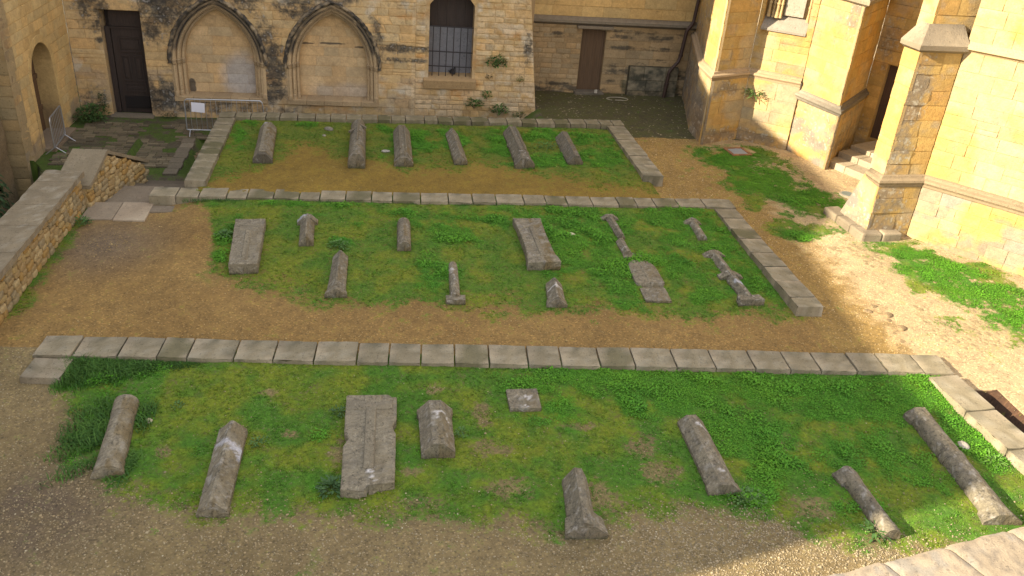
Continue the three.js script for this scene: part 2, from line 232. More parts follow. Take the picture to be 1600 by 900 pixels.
// one dressed stone: a bevelled, slightly uneven block on a wall face (32 triangles)
function stoneGeo(F, q, v0, v1, o) {
  const { seed, tone, rough = 0.005, gap = 0.007, bev = 0.011, depth = 0.03, cL, cR, cT } = o, r = rng(seed), [a0, a1, b0, b1] = q;
  const L = Math.max(a1 - a0, b1 - b0), H = v1 - v0, bu = Math.min(bev, L * 0.2) / L, bv = Math.min(bev, H * 0.2) / H;
  const S = [0, bu, 0.35 + 0.3 * r(), 1 - bu, 1], T = [0, bv, 0.35 + 0.3 * r(), 1 - bv, 1], pos = [], uv = [], idx = [];
  const proud = rough * 1.5 * (r() - 0.5);
  for (let j = 0; j < 5; j++) for (let i = 0; i < 5; i++) {
    const s = S[i], t = T[j], rim = (i === 0 && !cL) || (i === 4 && !cR) || j === 0 || (j === 4 && !cT), cor = (i === 0 && cL) || (i === 4 && cR);
    let u = lerp(lerp(a0, a1, s), lerp(b0, b1, s), t), v = lerp(v0, v1, t);
    u += (s < 0.5 ? 1 : -1) * (cor ? 0 : gap * (0.6 + 0.8 * r())) * (i === 2 ? 0 : 1); v += (t < 0.5 ? 1 : -1) * gap * (j === 2 ? 0 : 0.6 + 0.8 * r());
    const w = rim ? -depth : cor ? 0 : proud + rough * 2 * (r() - 0.5) - ((i === 1 || i === 3) && (j === 1 || j === 3) ? rough * r() : 0);
    const p = F.P(u, v, w); pos.push(p.x, p.y, p.z); uv.push(u, v);
    if (i && j) { const a = (j - 1) * 5 + i - 1; idx.push(a, a + 1, a + 5, a + 1, a + 6, a + 5); }
  }
  const g = new THREE.BufferGeometry(); g.setAttribute('position', new THREE.Float32BufferAttribute(pos, 3)); g.setAttribute('uv', new THREE.Float32BufferAttribute(uv, 2)); g.setIndex(idx); g.computeVertexNormals();
  const nn = g.attributes.normal; // the dressed front stays flat: only the arris turns
  for (let j = 1; j < 4; j++) for (let i = 1; i < 4; i++) { const k = j * 5 + i, v = V3(nn.getX(k), nn.getY(k), nn.getZ(k)).lerp(F.N, 0.8).normalize(); nn.setXYZ(k, v.x, v.y, v.z); }
  return paint(g, tone);
}
// courses of stones over a face, around the openings that holes(v) reports as [u0, u1]
function ashlar(out, F, y0, y1, o) {
  const r = rng(o.seed), [h0, h1] = o.course, [l0, l1] = o.block, u0 = o.u0 ?? 0, u1 = o.u1 ?? F.len, holes = o.holes ?? (() => []);
  const free = v => { let s = [[u0, u1]]; for (const [a, b] of holes(v)) s = s.flatMap(([c, d]) => b <= c || a >= d ? [[c, d]] : [[c, Math.max(c, a)], [Math.min(d, b), d]].filter(e => e[1] - e[0] > 0.02)); return s; };
  for (let v = y0; v < y1 - 0.02;) {
    let h = lerp(h0, h1, r()); if (y1 - v - h < h0 * 0.7) h = y1 - v; const A = free(v + 0.004), B = free(v + h - 0.004), M = free(v + h / 2), ok = A.length === M.length && B.length === M.length;
    M.forEach((m, k) => {
      const a = ok ? A[k] : m, b = ok ? B[k] : m, L = m[1] - m[0], cuts = [0]; let c = 0;
      for (;;) { const d = lerp(l0, l1, r()); if (L - c - d < l0 * 0.6) break; c += d; cuts.push(c / L); } cuts.push(1);
      for (let i = 0; i < cuts.length - 1; i++) {
        const s = cuts[i], t = cuts[i + 1], q = [lerp(a[0], a[1], s), lerp(a[0], a[1], t), lerp(b[0], b[1], s), lerp(b[0], b[1], t)];
        const pr = o.split && r() < o.split && h > 0.17;   // now and then a course of two thin stones
        const tone = () => { const k = 1 + (o.vary ?? 0.16) * (r() - 0.5) * 2, w = (r() - 0.5) * (o.hue ?? 0.12); return [k * (1 + w), k, k * (1 - w * 1.4)]; };
        const e = { rough: o.rough, gap: o.gap, bev: o.bev, cL: o.cL && i === 0 && m[0] === u0, cR: o.cR && i === cuts.length - 2 && m[1] === u1 };
        if (pr) { const f = 0.4 + 0.2 * r(), md = [lerp(q[0], q[2], f), lerp(q[1], q[3], f)];
          out.push([stoneGeo(F, [q[0], q[1], md[0], md[1]], v, v + h * f, { ...e, seed: r() * 1e9, tone: tone() }), (q[1] - q[0]) * h * f]);
          out.push([stoneGeo(F, [md[0], md[1], q[2], q[3]], v + h * f, v + h, { ...e, seed: r() * 1e9, tone: tone() }), (q[1] - q[0]) * h * (1 - f)]);
        } else out.push([stoneGeo(F, q, v, v + h, { ...e, seed: r() * 1e9, tone: tone() }), (q[1] - q[0]) * h]);
      }
    });
    v += h;
  }
  return out;
}
function layStones(parent, list, mat, name = 'stone', max = 300, restParent = parent) {
  list.sort((a, b) => b[1] - a[1]); list.slice(0, max).forEach(([g]) => part(parent, name, g, mat));
  if (list.length > max) part(restParent, 'small_stones', merge(list.slice(max).map(e => e[0])), mat).userData.kind = 'stuff';
}
// backing wall with openings (mortar face 2 cm behind the stones)
function slab(F, outline, holes, thick, w, tone = [0.86, 0.84, 0.8]) {
  const s = new THREE.Shape(outline.map(p => new THREE.Vector2(...p))); for (const h of holes) s.holes.push(new THREE.Path(h.map(p => new THREE.Vector2(...p))));
  const g = new THREE.ExtrudeGeometry(s, { depth: thick, bevelEnabled: false }); g.translate(0, 0, w - thick); g.applyMatrix4(faceMatrix(F)); return paint(noIdx(g), tone);
}
function offsetPL(pts, d) {
  return pts.map((p, i) => {
    const n = (a, b) => { const x = b[0] - a[0], z = b[1] - a[1], l = Math.hypot(x, z); return [-z / l, x / l]; };
    const A = i ? n(pts[i - 1], p) : null, B = i < pts.length - 1 ? n(p, pts[i + 1]) : null;
    if (!A || !B) { const m = A || B; return [p[0] + m[0] * d, p[1] + m[1] * d]; }
    const k = d / Math.max(0.25, 1 + A[0] * B[0] + A[1] * B[1]); return [p[0] + (A[0] + B[0]) * k, p[1] + (A[1] + B[1]) * k];
  });
}
// a moulding of profile [[w, y], ...] (from top at the wall, out, and back) swept along a broken line, mitred
function sweep(pts, prof, closed = false) {
  const rows = prof.map(([w]) => offsetPL(pts, w)), pos = [], uv = [], L = [0];
  for (let i = 1; i < pts.length; i++) L.push(L[i - 1] + Math.hypot(pts[i][0] - pts[i - 1][0], pts[i][1] - pts[i - 1][1]));
  let acc = 0; const K = closed ? prof.length : prof.length - 1;
  for (let k = 0; k < K; k++) {
    const m = (k + 1) % prof.length, d = Math.hypot(prof[m][0] - prof[k][0], prof[m][1] - prof[k][1]);
    for (let i = 0; i < pts.length - 1; i++) {
      const v = (r, j) => [rows[r][j][0], prof[r][1], rows[r][j][1]], a = v(k, i), b = v(k, i + 1), c = v(m, i), e = v(m, i + 1), ua = [L[i], acc], ub = [L[i + 1], acc], uc = [L[i], acc + d], ue = [L[i + 1], acc + d];
      pos.push(...a, ...c, ...b, ...b, ...c, ...e); uv.push(...ua, ...uc, ...ub, ...ub, ...uc, ...ue);
    }
    acc += d;
  }
  const g = new THREE.BufferGeometry(); g.setAttribute('position', new THREE.Float32BufferAttribute(pos, 3)); g.setAttribute('uv', new THREE.Float32BufferAttribute(uv, 2)); g.computeVertexNormals(); return g;
}
const crust = (u, v, L) => { let s = 0; for (const [a, b, c, d, w] of L) { const q = Math.hypot((u - a) / c, (v - b) / d); if (q < 1.8) s = Math.max(s, w * (1 - ss(0.35, 1.5, q))); } return s; };
const over = (c, k, m) => mix3(c, k, clamp(m));

// ═════════════ the wall with the tomb niches ═════════════
const WZ = -25.92, WX = -8.7;
const FW = mkFace([WX, WZ], [5.3, WZ]);
const wallEnd = v => 4.80 - 0.12 * (v + 0.12) - WX;
const arch = (cx, a, apex, ys) => { const h = apex - ys, r = (a * a + h * h) / (2 * a); return { cx, a, r, ys, apex, half: (v, e) => v <= ys ? a + e : (r + e) * (r + e) > (v - ys) ** 2 ? Math.sqrt((r + e) ** 2 - (v - ys) ** 2) - (r - a) : -1 }; };
const N1 = arch(-4.70, 0.98, 2.62, 1.15), N2 = arch(-1.43, 1.0, 2.64, 1.15), SILL = 0.14;
function archPts(A, e, y0, n = 12) { // outline from left foot over the apex to right foot, in x and y
  const R = A.r + e, th = Math.acos(-(A.r - A.a) / R), l = [];
  for (let i = 0; i <= n; i++) { const t = lerp(Math.PI, th, i / n); l.push([A.cx + (A.r - A.a) + R * Math.cos(t), A.ys + R * Math.sin(t)]); }
  return [[A.cx - A.a - e, y0], ...l, ...l.slice(0, -1).reverse().map(([x, y]) => [2 * A.cx - x, y]), [A.cx + A.a + e, y0]];
}
{
  const T = thing('niche_wall', 'long weathered limestone wall with two pointed tomb niches, panelled door and barred window', 'wall');
  const dark = [[2.6, 2.75, 0.75, 0.75, 1], [3.4, 3.15, 0.9, 0.45, 1], [0.75, 2.6, 0.45, 0.75, 0.95], [2.25, 2.0, 0.3, 0.5, 0.8], [2.3, 0.15, 0.75, 0.55, 0.85], [5.6, 1.0, 0.32, 1.1, 0.95], [5.45, 0.35, 0.5, 0.5, 0.8], [5.3, 2.1, 0.3, 0.5, 0.85], [6.35, 2.8, 0.75, 0.4, 0.85], [7.3, 3.15, 0.8, 0.25, 0.85], [8.55, 1.9, 0.25, 0.8, 0.7], [9.3, 1.78, 1.1, 0.14, 0.85], [9.4, 1.45, 0.9, 0.08, 0.55], [4.9, 3.0, 0.5, 0.4, 0.9], [0.4, 0.0, 0.5, 0.5, 0.55], [4.2, -0.2, 2.5, 0.28, 0.5], [13.1, 1.9, 0.15, 0.6, 0.7], [0.8, 1.7, 0.12, 0.12, 0.8]];
  const m = faceMat(FW, -0.8, 4.4, (u, v) => {
    const a = f2(u * 0.9, v * 0.9, 4, 2), b = f2(u * 3.1, v * 4.2, 4, 12), d = f2(u * 11, v * 11, 3, 13);
    let c = mix3([0.41, 0.275, 0.125], [0.56, 0.40, 0.21], a * 0.6 + b * 0.5);
    if (v < 0.9) c = mix3(c, [0.40, 0.30, 0.2], 0.6 * ss(0.3, 0.6, b)); c = over(c, [0.46, 0.24, 0.08], 0.6 * ss(0.62, 0.78, f2(u * 1.3, v * 2.6, 4, 33)));
    c = over(c, [0.52, 0.44, 0.33], 0.8 * ss(0.58, 0.72, f2(u * 2, v * 2, 4, 47)));
    if (u > 9.6) c = over(c, [0.58, 0.45, 0.29], 0.45 * ss(0.4, 0.6, b));
    const k = crust(u, v, dark); const k2 = k * 0.62 + (b - 0.5) * 0.55 + (d - 0.5) * 0.5 + (f2(u * 30, v * 30, 2, 19) - 0.5) * 0.3; c = over(c, [0.10, 0.085, 0.065], ss(0.08, 0.55, k2) * 0.75); c = over(c, [0.035, 0.032, 0.03], ss(0.28, 0.8, k2) * 0.92);
    return over(c, [0.3, 0.28, 0.25], k > 0.3 ? ss(0.7, 0.78, d) * 0.7 : 0);
  }, 64, 0.02);
  const dn = [[-7.81 - WX, -1], [-6.72 - WX, -1], [-6.72 - WX, 2.53], [-7.81 - WX, 2.53]], sh = l => l.map(([x, y]) => [x - WX, y]);
  const win = sh([[1.40, 0.86], [2.72, 0.86], [2.72, 3.1], [2.5, 3.38], [1.62, 3.38], [1.40, 3.1]]);
  const out = [[0, -1], [wallEnd(-1), -1], [wallEnd(7), 7], [0, 7]], ring = 0.34;
  const core = part(T, 'wall_core', slab(FW, out, [dn.map(([u, v]) => [u, Math.max(v, -0.999)]), sh(archPts(N1, ring, SILL)), sh(archPts(N2, ring, SILL)), win], 0.5, -0.022), m);
  void core;
  const holes = v => {
    const h = [[wallEnd(v), 99]];
    if (v < 2.53) h.push([dn[0][0], dn[1][0]]); else if (v < 2.8) h.push([dn[0][0] - 0.25, dn[1][0] + 0.25]);
    for (const A of [N1, N2]) if (v > SILL - 0.16) { const w = A.half(Math.max(v, SILL), ring - 0.02); if (w > 0) h.push([A.cx - w - WX, A.cx + w - WX]); }
    if (v > 0.66 && v < 3.1) h.push([1.30 - WX, 2.80 - WX]); else if (v >= 3.1 && v < 3.6) h.push([1.3 - WX, 2.8 - WX]);
    return h;
  };
  const L = []; ashlar(L, FW, -0.6, 3.95, { seed: 5, course: [0.18, 0.31], block: [0.28, 0.74], u1: 9.7, holes, rough: 0.007, split: 0.07, gap: 0.0035, vary: 0.11 });
  ashlar(L, FW, -0.6, 3.95, { seed: 9, course: [0.13, 0.23], block: [0.2, 0.56], u0: 9.7, u1: 13.6, holes, rough: 0.014, split: 0.1, gap: 0.009, vary: 0.15, bev: 0.018 });
  // door lintel, window jamb stones and sill
  L.push([stoneGeo(FW, [0.64, 2.23, 0.64, 2.23], 2.53, 2.8, { seed: 3, tone: [1.05, 1.03, 1], gap: 0.006 }), 9]);
  layStones(T, L, m);
  const sill = box(1.62, 0.3, 0.62, 2.05, 0.79, WZ - 0.18, 0.03); sill.applyMatrix4(new THREE.Matrix4().makeTranslation(-2.05, -0.79, -WZ)); sill.rotateX(0.16); sill.translate(2.05, 0.8, WZ);
  part(T, 'window_sill', paint(triUV(disp(sill, 0.01, 4)), [0.42, 0.29, 0.15]), kerbMat);
  // panelled door
  const D = part(T, 'door', merge([box(0.14, 2.5, 0.07, -7.72, 0.77, WZ - 0.3), box(0.9, 0.05, 0.07, -7.2, 2.0, WZ - 0.285), box(0.9, 0.45, 0.05, -7.2, 2.26, WZ - 0.31), box(0.86, 2.46, 0.05, -7.2, 0.745, WZ - 0.32)]), doorMat, 'dark brown panelled door leaf with a fixed top board');
  part(T, 'door_backing', box(1.3, 3.4, 0.05, -7.26, 1.2, WZ - 0.55), doorMat); part(T, 'window_backing', box(1.7, 3.2, 0.05, 2.06, 2.2, WZ - 0.56), doorMat);  // unseen backings added to block light through the door and plank gaps
  const fr = (x, y, w, h) => { const t = 0.035; return merge([box(w, t, 0.04, x, y + h / 2, WZ - 0.28), box(w, t, 0.04, x, y - h / 2, WZ - 0.28), box(t, h - t, 0.04, x - w / 2 + t / 2, y, WZ - 0.28), box(t, h - t, 0.04, x + w / 2 - t / 2, y, WZ - 0.28), box(w - 0.14, h - 0.14, 0.03, x, y, WZ - 0.285, 0.01)]); };
  for (const a of [[-7.16, 1.52, 0.62, 0.4], [-7.33, 0.84, 0.26, 0.72], [-7.0, 0.84, 0.26, 0.72], [-7.16, 0.27, 0.6, 0.22]]) part(D, 'door_panel', fr(...a), doorMat);
  part(D, 'kick_board', box(0.7, 0.36, 0.05, -7.15, -0.16, WZ - 0.27, 0.006), std({ color: lin(0.011, 0.008, 0.008) }));
  part(T, 'threshold', paint(triUV(box(1.2, 0.2, 0.4, -7.26, -0.56, WZ + 0.02, 0.02)), [0.2, 0.17, 0.13]), kerbMat);
  // barred window
  const wb = part(T, 'window_board', box(1.4, 1.5, 0.04, 2.06, 1.65, WZ - 0.46), std({ color: lin(0.20, 0.205, 0.235), roughness: 0.9, map: grainMap }), 'pale grey lower board behind the bars'); triUV(wb.geometry);
  for (let i = 0; i < 5; i++) part(T, 'dark_interior_plank', box(0.274, 1.3, 0.03, 1.51 + i * 0.276, 3.05, WZ - 0.46 - 0.01 * (i % 2), 0.004), doorMat);  // dark planks stand in for the unlit room, its shade put into colour
  const bars = part(T, 'window_grille', merge([2.46, 1.72, 1.28].map(y => rod([1.38, y, WZ - 0.16], [2.74, y - 0.02, WZ - 0.16], 0.018))), ironMat);
  for (let i = 0; i < 6; i++) part(bars, 'bar', rod([1.52 + i * 0.205, 0.95, WZ - 0.16], [1.53 + i * 0.205, 2.46, WZ - 0.16], 0.014), ironMat);
  // the two niches
  for (const [A, sd] of [[N1, 1], [N2, 2]]) {
    const FN = mkFace([A.cx - 1.3, WZ - 0.5], [A.cx + 1.3, WZ - 0.5]);
    const nm = faceMat(FN, 0, 2.9, (u, v) => {
      const a = f2(u * 1.6 + sd * 9, v * 1.6, 4, 3), b = f2(u * 5, v * 5 + sd, 3, 4); let c = mix3([0.45, 0.31, 0.16], [0.56, 0.405, 0.23], a);
      c = over(c, [0.40, 0.375, 0.36], (sd === 1 ? 0.8 : 0.4) * ss(0.2, 0.95, crust(u, v, sd === 1 ? [[1.85, 0.65, 0.75, 0.8, 1]] : [[1.6, 0.25, 1, 0.35, 0.9]]) + (a - 0.5) * 0.7));
      return over(c, [0.05, 0.045, 0.04], 0.85 * ss(0.55, 0.75, crust(u, v, sd === 1 ? [[0.40, 0.3, 0.14, 0.4, 0.8], [1.15, 0.5, 0.22, 0.2, 0.35]] : [[0.5, 1.72, 0.4, 0.04, 0.9], [1.3, 1.74, 0.5, 0.035, 1], [2.1, 1.66, 0.3, 0.035, 0.9]]) + (b - 0.5) * 0.7));
    }, 64, 0.01);
    const P = part(T, 'arched_niche', slab(FN, [[0, -0.3], [FN.len, -0.3], [FN.len, 3], [0, 3]], [], 0.2, -0.012, [0.9, 0.88, 0.86]), nm, sd === 1 ? 'left niche, its hood thick with black crust' : 'right niche, its inner face cleaner and a split joint across it');
    const s = []; ashlar(s, FN, SILL, 2.68, { seed: 20 + sd, course: [0.24, 0.34], block: [0.4, 0.8], gap: 0.005, bev: 0.008, rough: 0.005, vary: 0.1, holes: v => { const w = A.half(v, 0.02); return w < 0 ? [[0, 9]] : [[-1, 1.3 - w], [1.3 + w, 9]]; } });
    for (const [g] of s) part(P, 'panel_stone', g, nm);
    const ext = (pts, hole, w0, w1) => { const h = new THREE.Shape(pts.concat([...hole].reverse()).map(p => new THREE.Vector2(...p))); const g = new THREE.ExtrudeGeometry(h, { depth: w1 - w0, bevelEnabled: false }); g.translate(0, 0, WZ + w0); return g; };
    const clean = [0.53, 0.395, 0.24], dirty = (x, y, z) => { const d = f3(x * 4, y * 4, z * 9, 3, 8), k = ss(0.9, 2.0, y) * (sd === 1 ? 1 : 0.8) + (x > A.cx + 0.7 ? 0.25 : 0); return mix3(clean, [0.04, 0.037, 0.036], ss(0.38, 0.62, k * 0.45 + d * 0.45)); };
    part(P, 'inner_moulding', paint(triUV(ext(archPts(A, 0.10, SILL, 14), archPts(A, 0, SILL, 14), -0.5, -0.26)), clean), kerbMat);
    part(P, 'middle_moulding', paint(triUV(ext(archPts(A, 0.21, SILL, 14), archPts(A, 0.09, SILL, 14), -0.5, -0.12)), (x, y, z) => mix3(clean, dirty(x, y, z), 0.35)), kerbMat);
    // outer order, stone by stone
    const lp = (e, n) => archPts(A, e, SILL, n), n = 28, o1 = lp(0.345, n), o0 = lp(0.20, n), rr = rng(50 + sd), K = o1.length, seg = [[0, 1]];
    for (let k = 1; k < K - 2; k += 4) seg.push([k, Math.min(k + 4, K - 2)]); seg.push([K - 2, K - 1]);
    for (const [a, b] of seg) {
      const q = [...o1.slice(a, b + 1), ...o0.slice(a, b + 1).reverse()], g = new THREE.ExtrudeGeometry(new THREE.Shape(q.map(p => new THREE.Vector2(...p))), { depth: 0.36, bevelEnabled: true, bevelSize: 0.006, bevelThickness: 0.01, bevelOffset: -0.008, bevelSegments: 1 });
      const f = 0.9 + 0.2 * rr(); g.translate(0, 0, WZ - 0.36 + 0.012 * rr()); part(P, 'voussoir', paint(triUV(g), (x, y, z) => dirty(x, y, z).map(c => c * f)), kerbMat);
    }
    const hood = archPts(A, 0.37, 1.12, 16).filter(p => p[1] > 1.1), path = new THREE.CatmullRomCurve3(hood.map(p => V3(p[0], p[1], WZ + 0.035)), false, 'catmullrom', 0.05);
    part(P, 'hood_mould', paint(triUV(disp(new THREE.TubeGeometry(path, 120, 0.06, 8), 0.03, 11, sd)), (x, y, z) => mix3([0.05, 0.045, 0.04], [0.34, 0.27, 0.18], ss(0.42, 0.66, f3(x * 9, y * 9, z * 9, 3, 3)) * (x > A.cx ? 1 : 0.75))), kerbMat);
    for (const [e, w, rad] of [[0.05, -0.255, 0.045], [0.155, -0.115, 0.05], [0.265, 0.0, 0.04]]) {
      const pth = new THREE.CatmullRomCurve3(archPts(A, e, SILL + 0.02, 14).map(p => V3(p[0], p[1], WZ + w)), false, 'catmullrom', 0.05);
      part(P, 'roll_moulding', paint(triUV(new THREE.TubeGeometry(pth, 110, rad, 7)), (x, y, z) => mix3(clean, dirty(x, y, z), e > 0.2 ? 0.8 : 0.3)), kerbMat);
      for (const sgn of [-1, 1]) { const x = A.cx + sgn * (A.a + e);
        part(P, 'capital', paint(triUV(new THREE.LatheGeometry([[0, 0], [rad + 0.01, 0], [rad + 0.022, 0.03], [rad + 0.012, 0.06], [rad + 0.035, 0.12], [rad + 0.035, 0.145], [0, 0.15]].map(p => new THREE.Vector2(...p)), 10).translate(x, A.ys - 0.08, WZ + w)), clean.map(c => c * 0.75)), kerbMat);
        part(P, 'column_base', paint(triUV(new THREE.LatheGeometry([[rad + 0.03, 0], [rad + 0.03, 0.06], [rad + 0.012, 0.1], [rad + 0.02, 0.14], [0, 0.17]].map(p => new THREE.Vector2(...p)), 10).translate(x, SILL, WZ + w)), clean.map(c => c * 0.85)), kerbMat); }
    }
    for (let i = 0; i < 5; i++) { const w = (2 * A.a + 0.7) / 5; part(P, 'sill_stone', paint(triUV(disp(box(w - 0.008, 0.15, 0.6, A.cx - A.a - 0.35 + w * (i + 0.5), SILL - 0.07, WZ - 0.26 + 0.012 * rr(), 0.012), 0.006, 5, i)), (k => clean.map(c => c * k))(0.75 + 0.3 * rr())), kerbMat); }
  }
  part(T, 'end_face', paint(noIdx(new THREE.BoxGeometry(0.3, 8, 2.4)).translate(4.35, 3, WZ - 1.24), [0.85, 0.8, 0.75]), std({ color: lin(0.3, 0.21, 0.11), vertexColors: true }));
}

// ═════════════ the house on the left ═════════════
const HX = -8.7;
{
  const T = thing('left_house', 'ochre stone house at the far left with a round-arched doorway', 'house');
  const F = mkFace([HX, -21.5], [HX, WZ]), Z = z => -21.5 - z;   // u grows away from the camera
  const au = Z(-23.62), aw = 0.78, sp = 1.32;
  const half = v => v < sp ? aw : aw * aw > (v - sp) ** 2 ? Math.sqrt(aw * aw - (v - sp) ** 2) : -1;
  const m = faceMat(F, -1.5, 4.4, (u, v) => {
    const a = f2(u * 1.2, v * 1.2, 4, 61), b = f2(u * 4, v * 4, 3, 62); let c = mix3([0.44, 0.30, 0.12], [0.54, 0.385, 0.18], a);
    c = over(c, [0.30, 0.235, 0.16], 0.8 * ss(0.3, 0.7, crust(u, v, [[0.5, -0.7, 1.5, 0.8, 1], [4, -0.4, 0.8, 0.5, 0.8]]) + (b - 0.5)));
    return over(c, [0.19, 0.135, 0.085], 0.8 * ss(0.15, 0.85, crust(u, v, [[0.0, 3.0, 0.6, 2.4, 1], [0.05, 1.0, 0.35, 1.6, 0.75], [0.6, -0.15, 0.1, 0.2, 0.9]]) * 0.8 + (b - 0.5) * 0.5 + (f2(u * 16, v * 16, 3, 63) - 0.5) * 0.3));
  });
  const o = [[0.05, -2], [F.len, -2], [F.len, 7.5], [0.05, 7.5]], ap = [[au - aw, -0.5], [au + aw, -0.5]]; for (let i = 0; i <= 14; i++) { const t = i / 14 * Math.PI; ap.push([au + aw * Math.cos(t), sp + aw * Math.sin(t)]); }
  part(T, 'wall_core', slab(F, o, [ap], 0.55, -0.018), m);
  const L = []; ashlar(L, F, -1.4, 3.9, { seed: 71, course: [0.2, 0.3], block: [0.3, 0.62], rough: 0.005, gap: 0.004, cL: true, vary: 0.1, holes: v => { const w = v > -0.5 ? half(v) : -1; return w > 0 || v < sp + aw + 0.2 ? (() => { const R = aw + 0.198, q = v < sp ? R : R * R > (v - sp) ** 2 ? Math.sqrt(R * R - (v - sp) ** 2) : 0; return q > 0 && v > -0.5 ? [[au - q, au + q]] : []; })() : []; } });
  { const ring = (t0, t1, y0, y1, side) => { const q = []; if (side) q.push([au + side * aw, y0], [au + side * (aw + 0.2), y0], [au + side * (aw + 0.2), y1], [au + side * aw, y1]); else { for (let i = 0; i <= 4; i++) { const t = lerp(t0, t1, i / 4); q.push([au + aw * Math.cos(t), sp + aw * Math.sin(t)]); } for (let i = 4; i >= 0; i--) { const t = lerp(t0, t1, i / 4); q.push([au + (aw + 0.2) * Math.cos(t), sp + (aw + 0.2) * Math.sin(t)]); } }
    const g = new THREE.ExtrudeGeometry(new THREE.Shape(q.map(p => new THREE.Vector2(...p))), { depth: 0.2, bevelEnabled: true, bevelSize: 0.004, bevelThickness: 0.006, bevelOffset: -0.006, bevelSegments: 1 }); g.translate(0, 0, -0.202); g.applyMatrix4(faceMatrix(F)); return g; };
    const r = rng(17), tone = () => { const k = 0.92 + 0.2 * r(); return [k, k * 0.99, k * 0.95]; };
    for (let i = 0; i < 9; i++) part(T, 'voussoir', paint(ring(Math.PI * i / 9, Math.PI * (i + 1) / 9), tone()), m);
    for (const s of [-1, 1]) for (let i = 0; i < 6; i++) part(T, 'jamb_stone', paint(ring(0, 0, -0.5 + 0.303 * i, -0.5 + 0.303 * (i + 1), s), tone()), m); }
  layStones(T, L, m);
  const D = part(T, 'door', merge(Array.from({ length: 6 }, (_, i) => box(0.03, 2.6, 0.255, HX - 0.5 - 0.006 * (i % 2), 0.8, -22.98 - i * 0.26, 0.004))), oakMat, 'old brown plank door in the arched doorway');
  for (const y of [0.2, 1.05]) part(D, 'door_batten', box(0.05, 0.13, 1.5, HX - 0.47, y, -23.62, 0.006), oakMat);
  part(T, 'threshold', paint(triUV(box(0.75, 0.18, 1.75, HX - 0.1, -0.5, -23.62, 0.02)), [0.26, 0.2, 0.14]), kerbMat);
  const E = mkFace([-14, -21.5], [HX, -21.5]);
  const dm = std({ vertexColors: true, map: grainMap, bumpMap: grainBump, bumpScale: 0.012 });
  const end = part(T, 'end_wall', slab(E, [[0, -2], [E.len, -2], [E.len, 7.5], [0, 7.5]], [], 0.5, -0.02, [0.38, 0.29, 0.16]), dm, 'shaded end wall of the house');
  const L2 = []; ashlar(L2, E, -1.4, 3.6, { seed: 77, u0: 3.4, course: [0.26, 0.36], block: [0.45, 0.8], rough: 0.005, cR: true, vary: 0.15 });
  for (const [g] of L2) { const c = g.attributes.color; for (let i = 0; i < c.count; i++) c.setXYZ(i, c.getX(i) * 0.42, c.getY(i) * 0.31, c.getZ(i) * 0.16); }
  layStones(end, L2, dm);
  part(T, 'roof', paint(noIdx(box(5.6, 0.3, 5.2, HX - 2.6, 7.65, -23.9)), [0.16, 0.09, 0.06]), dm);
}

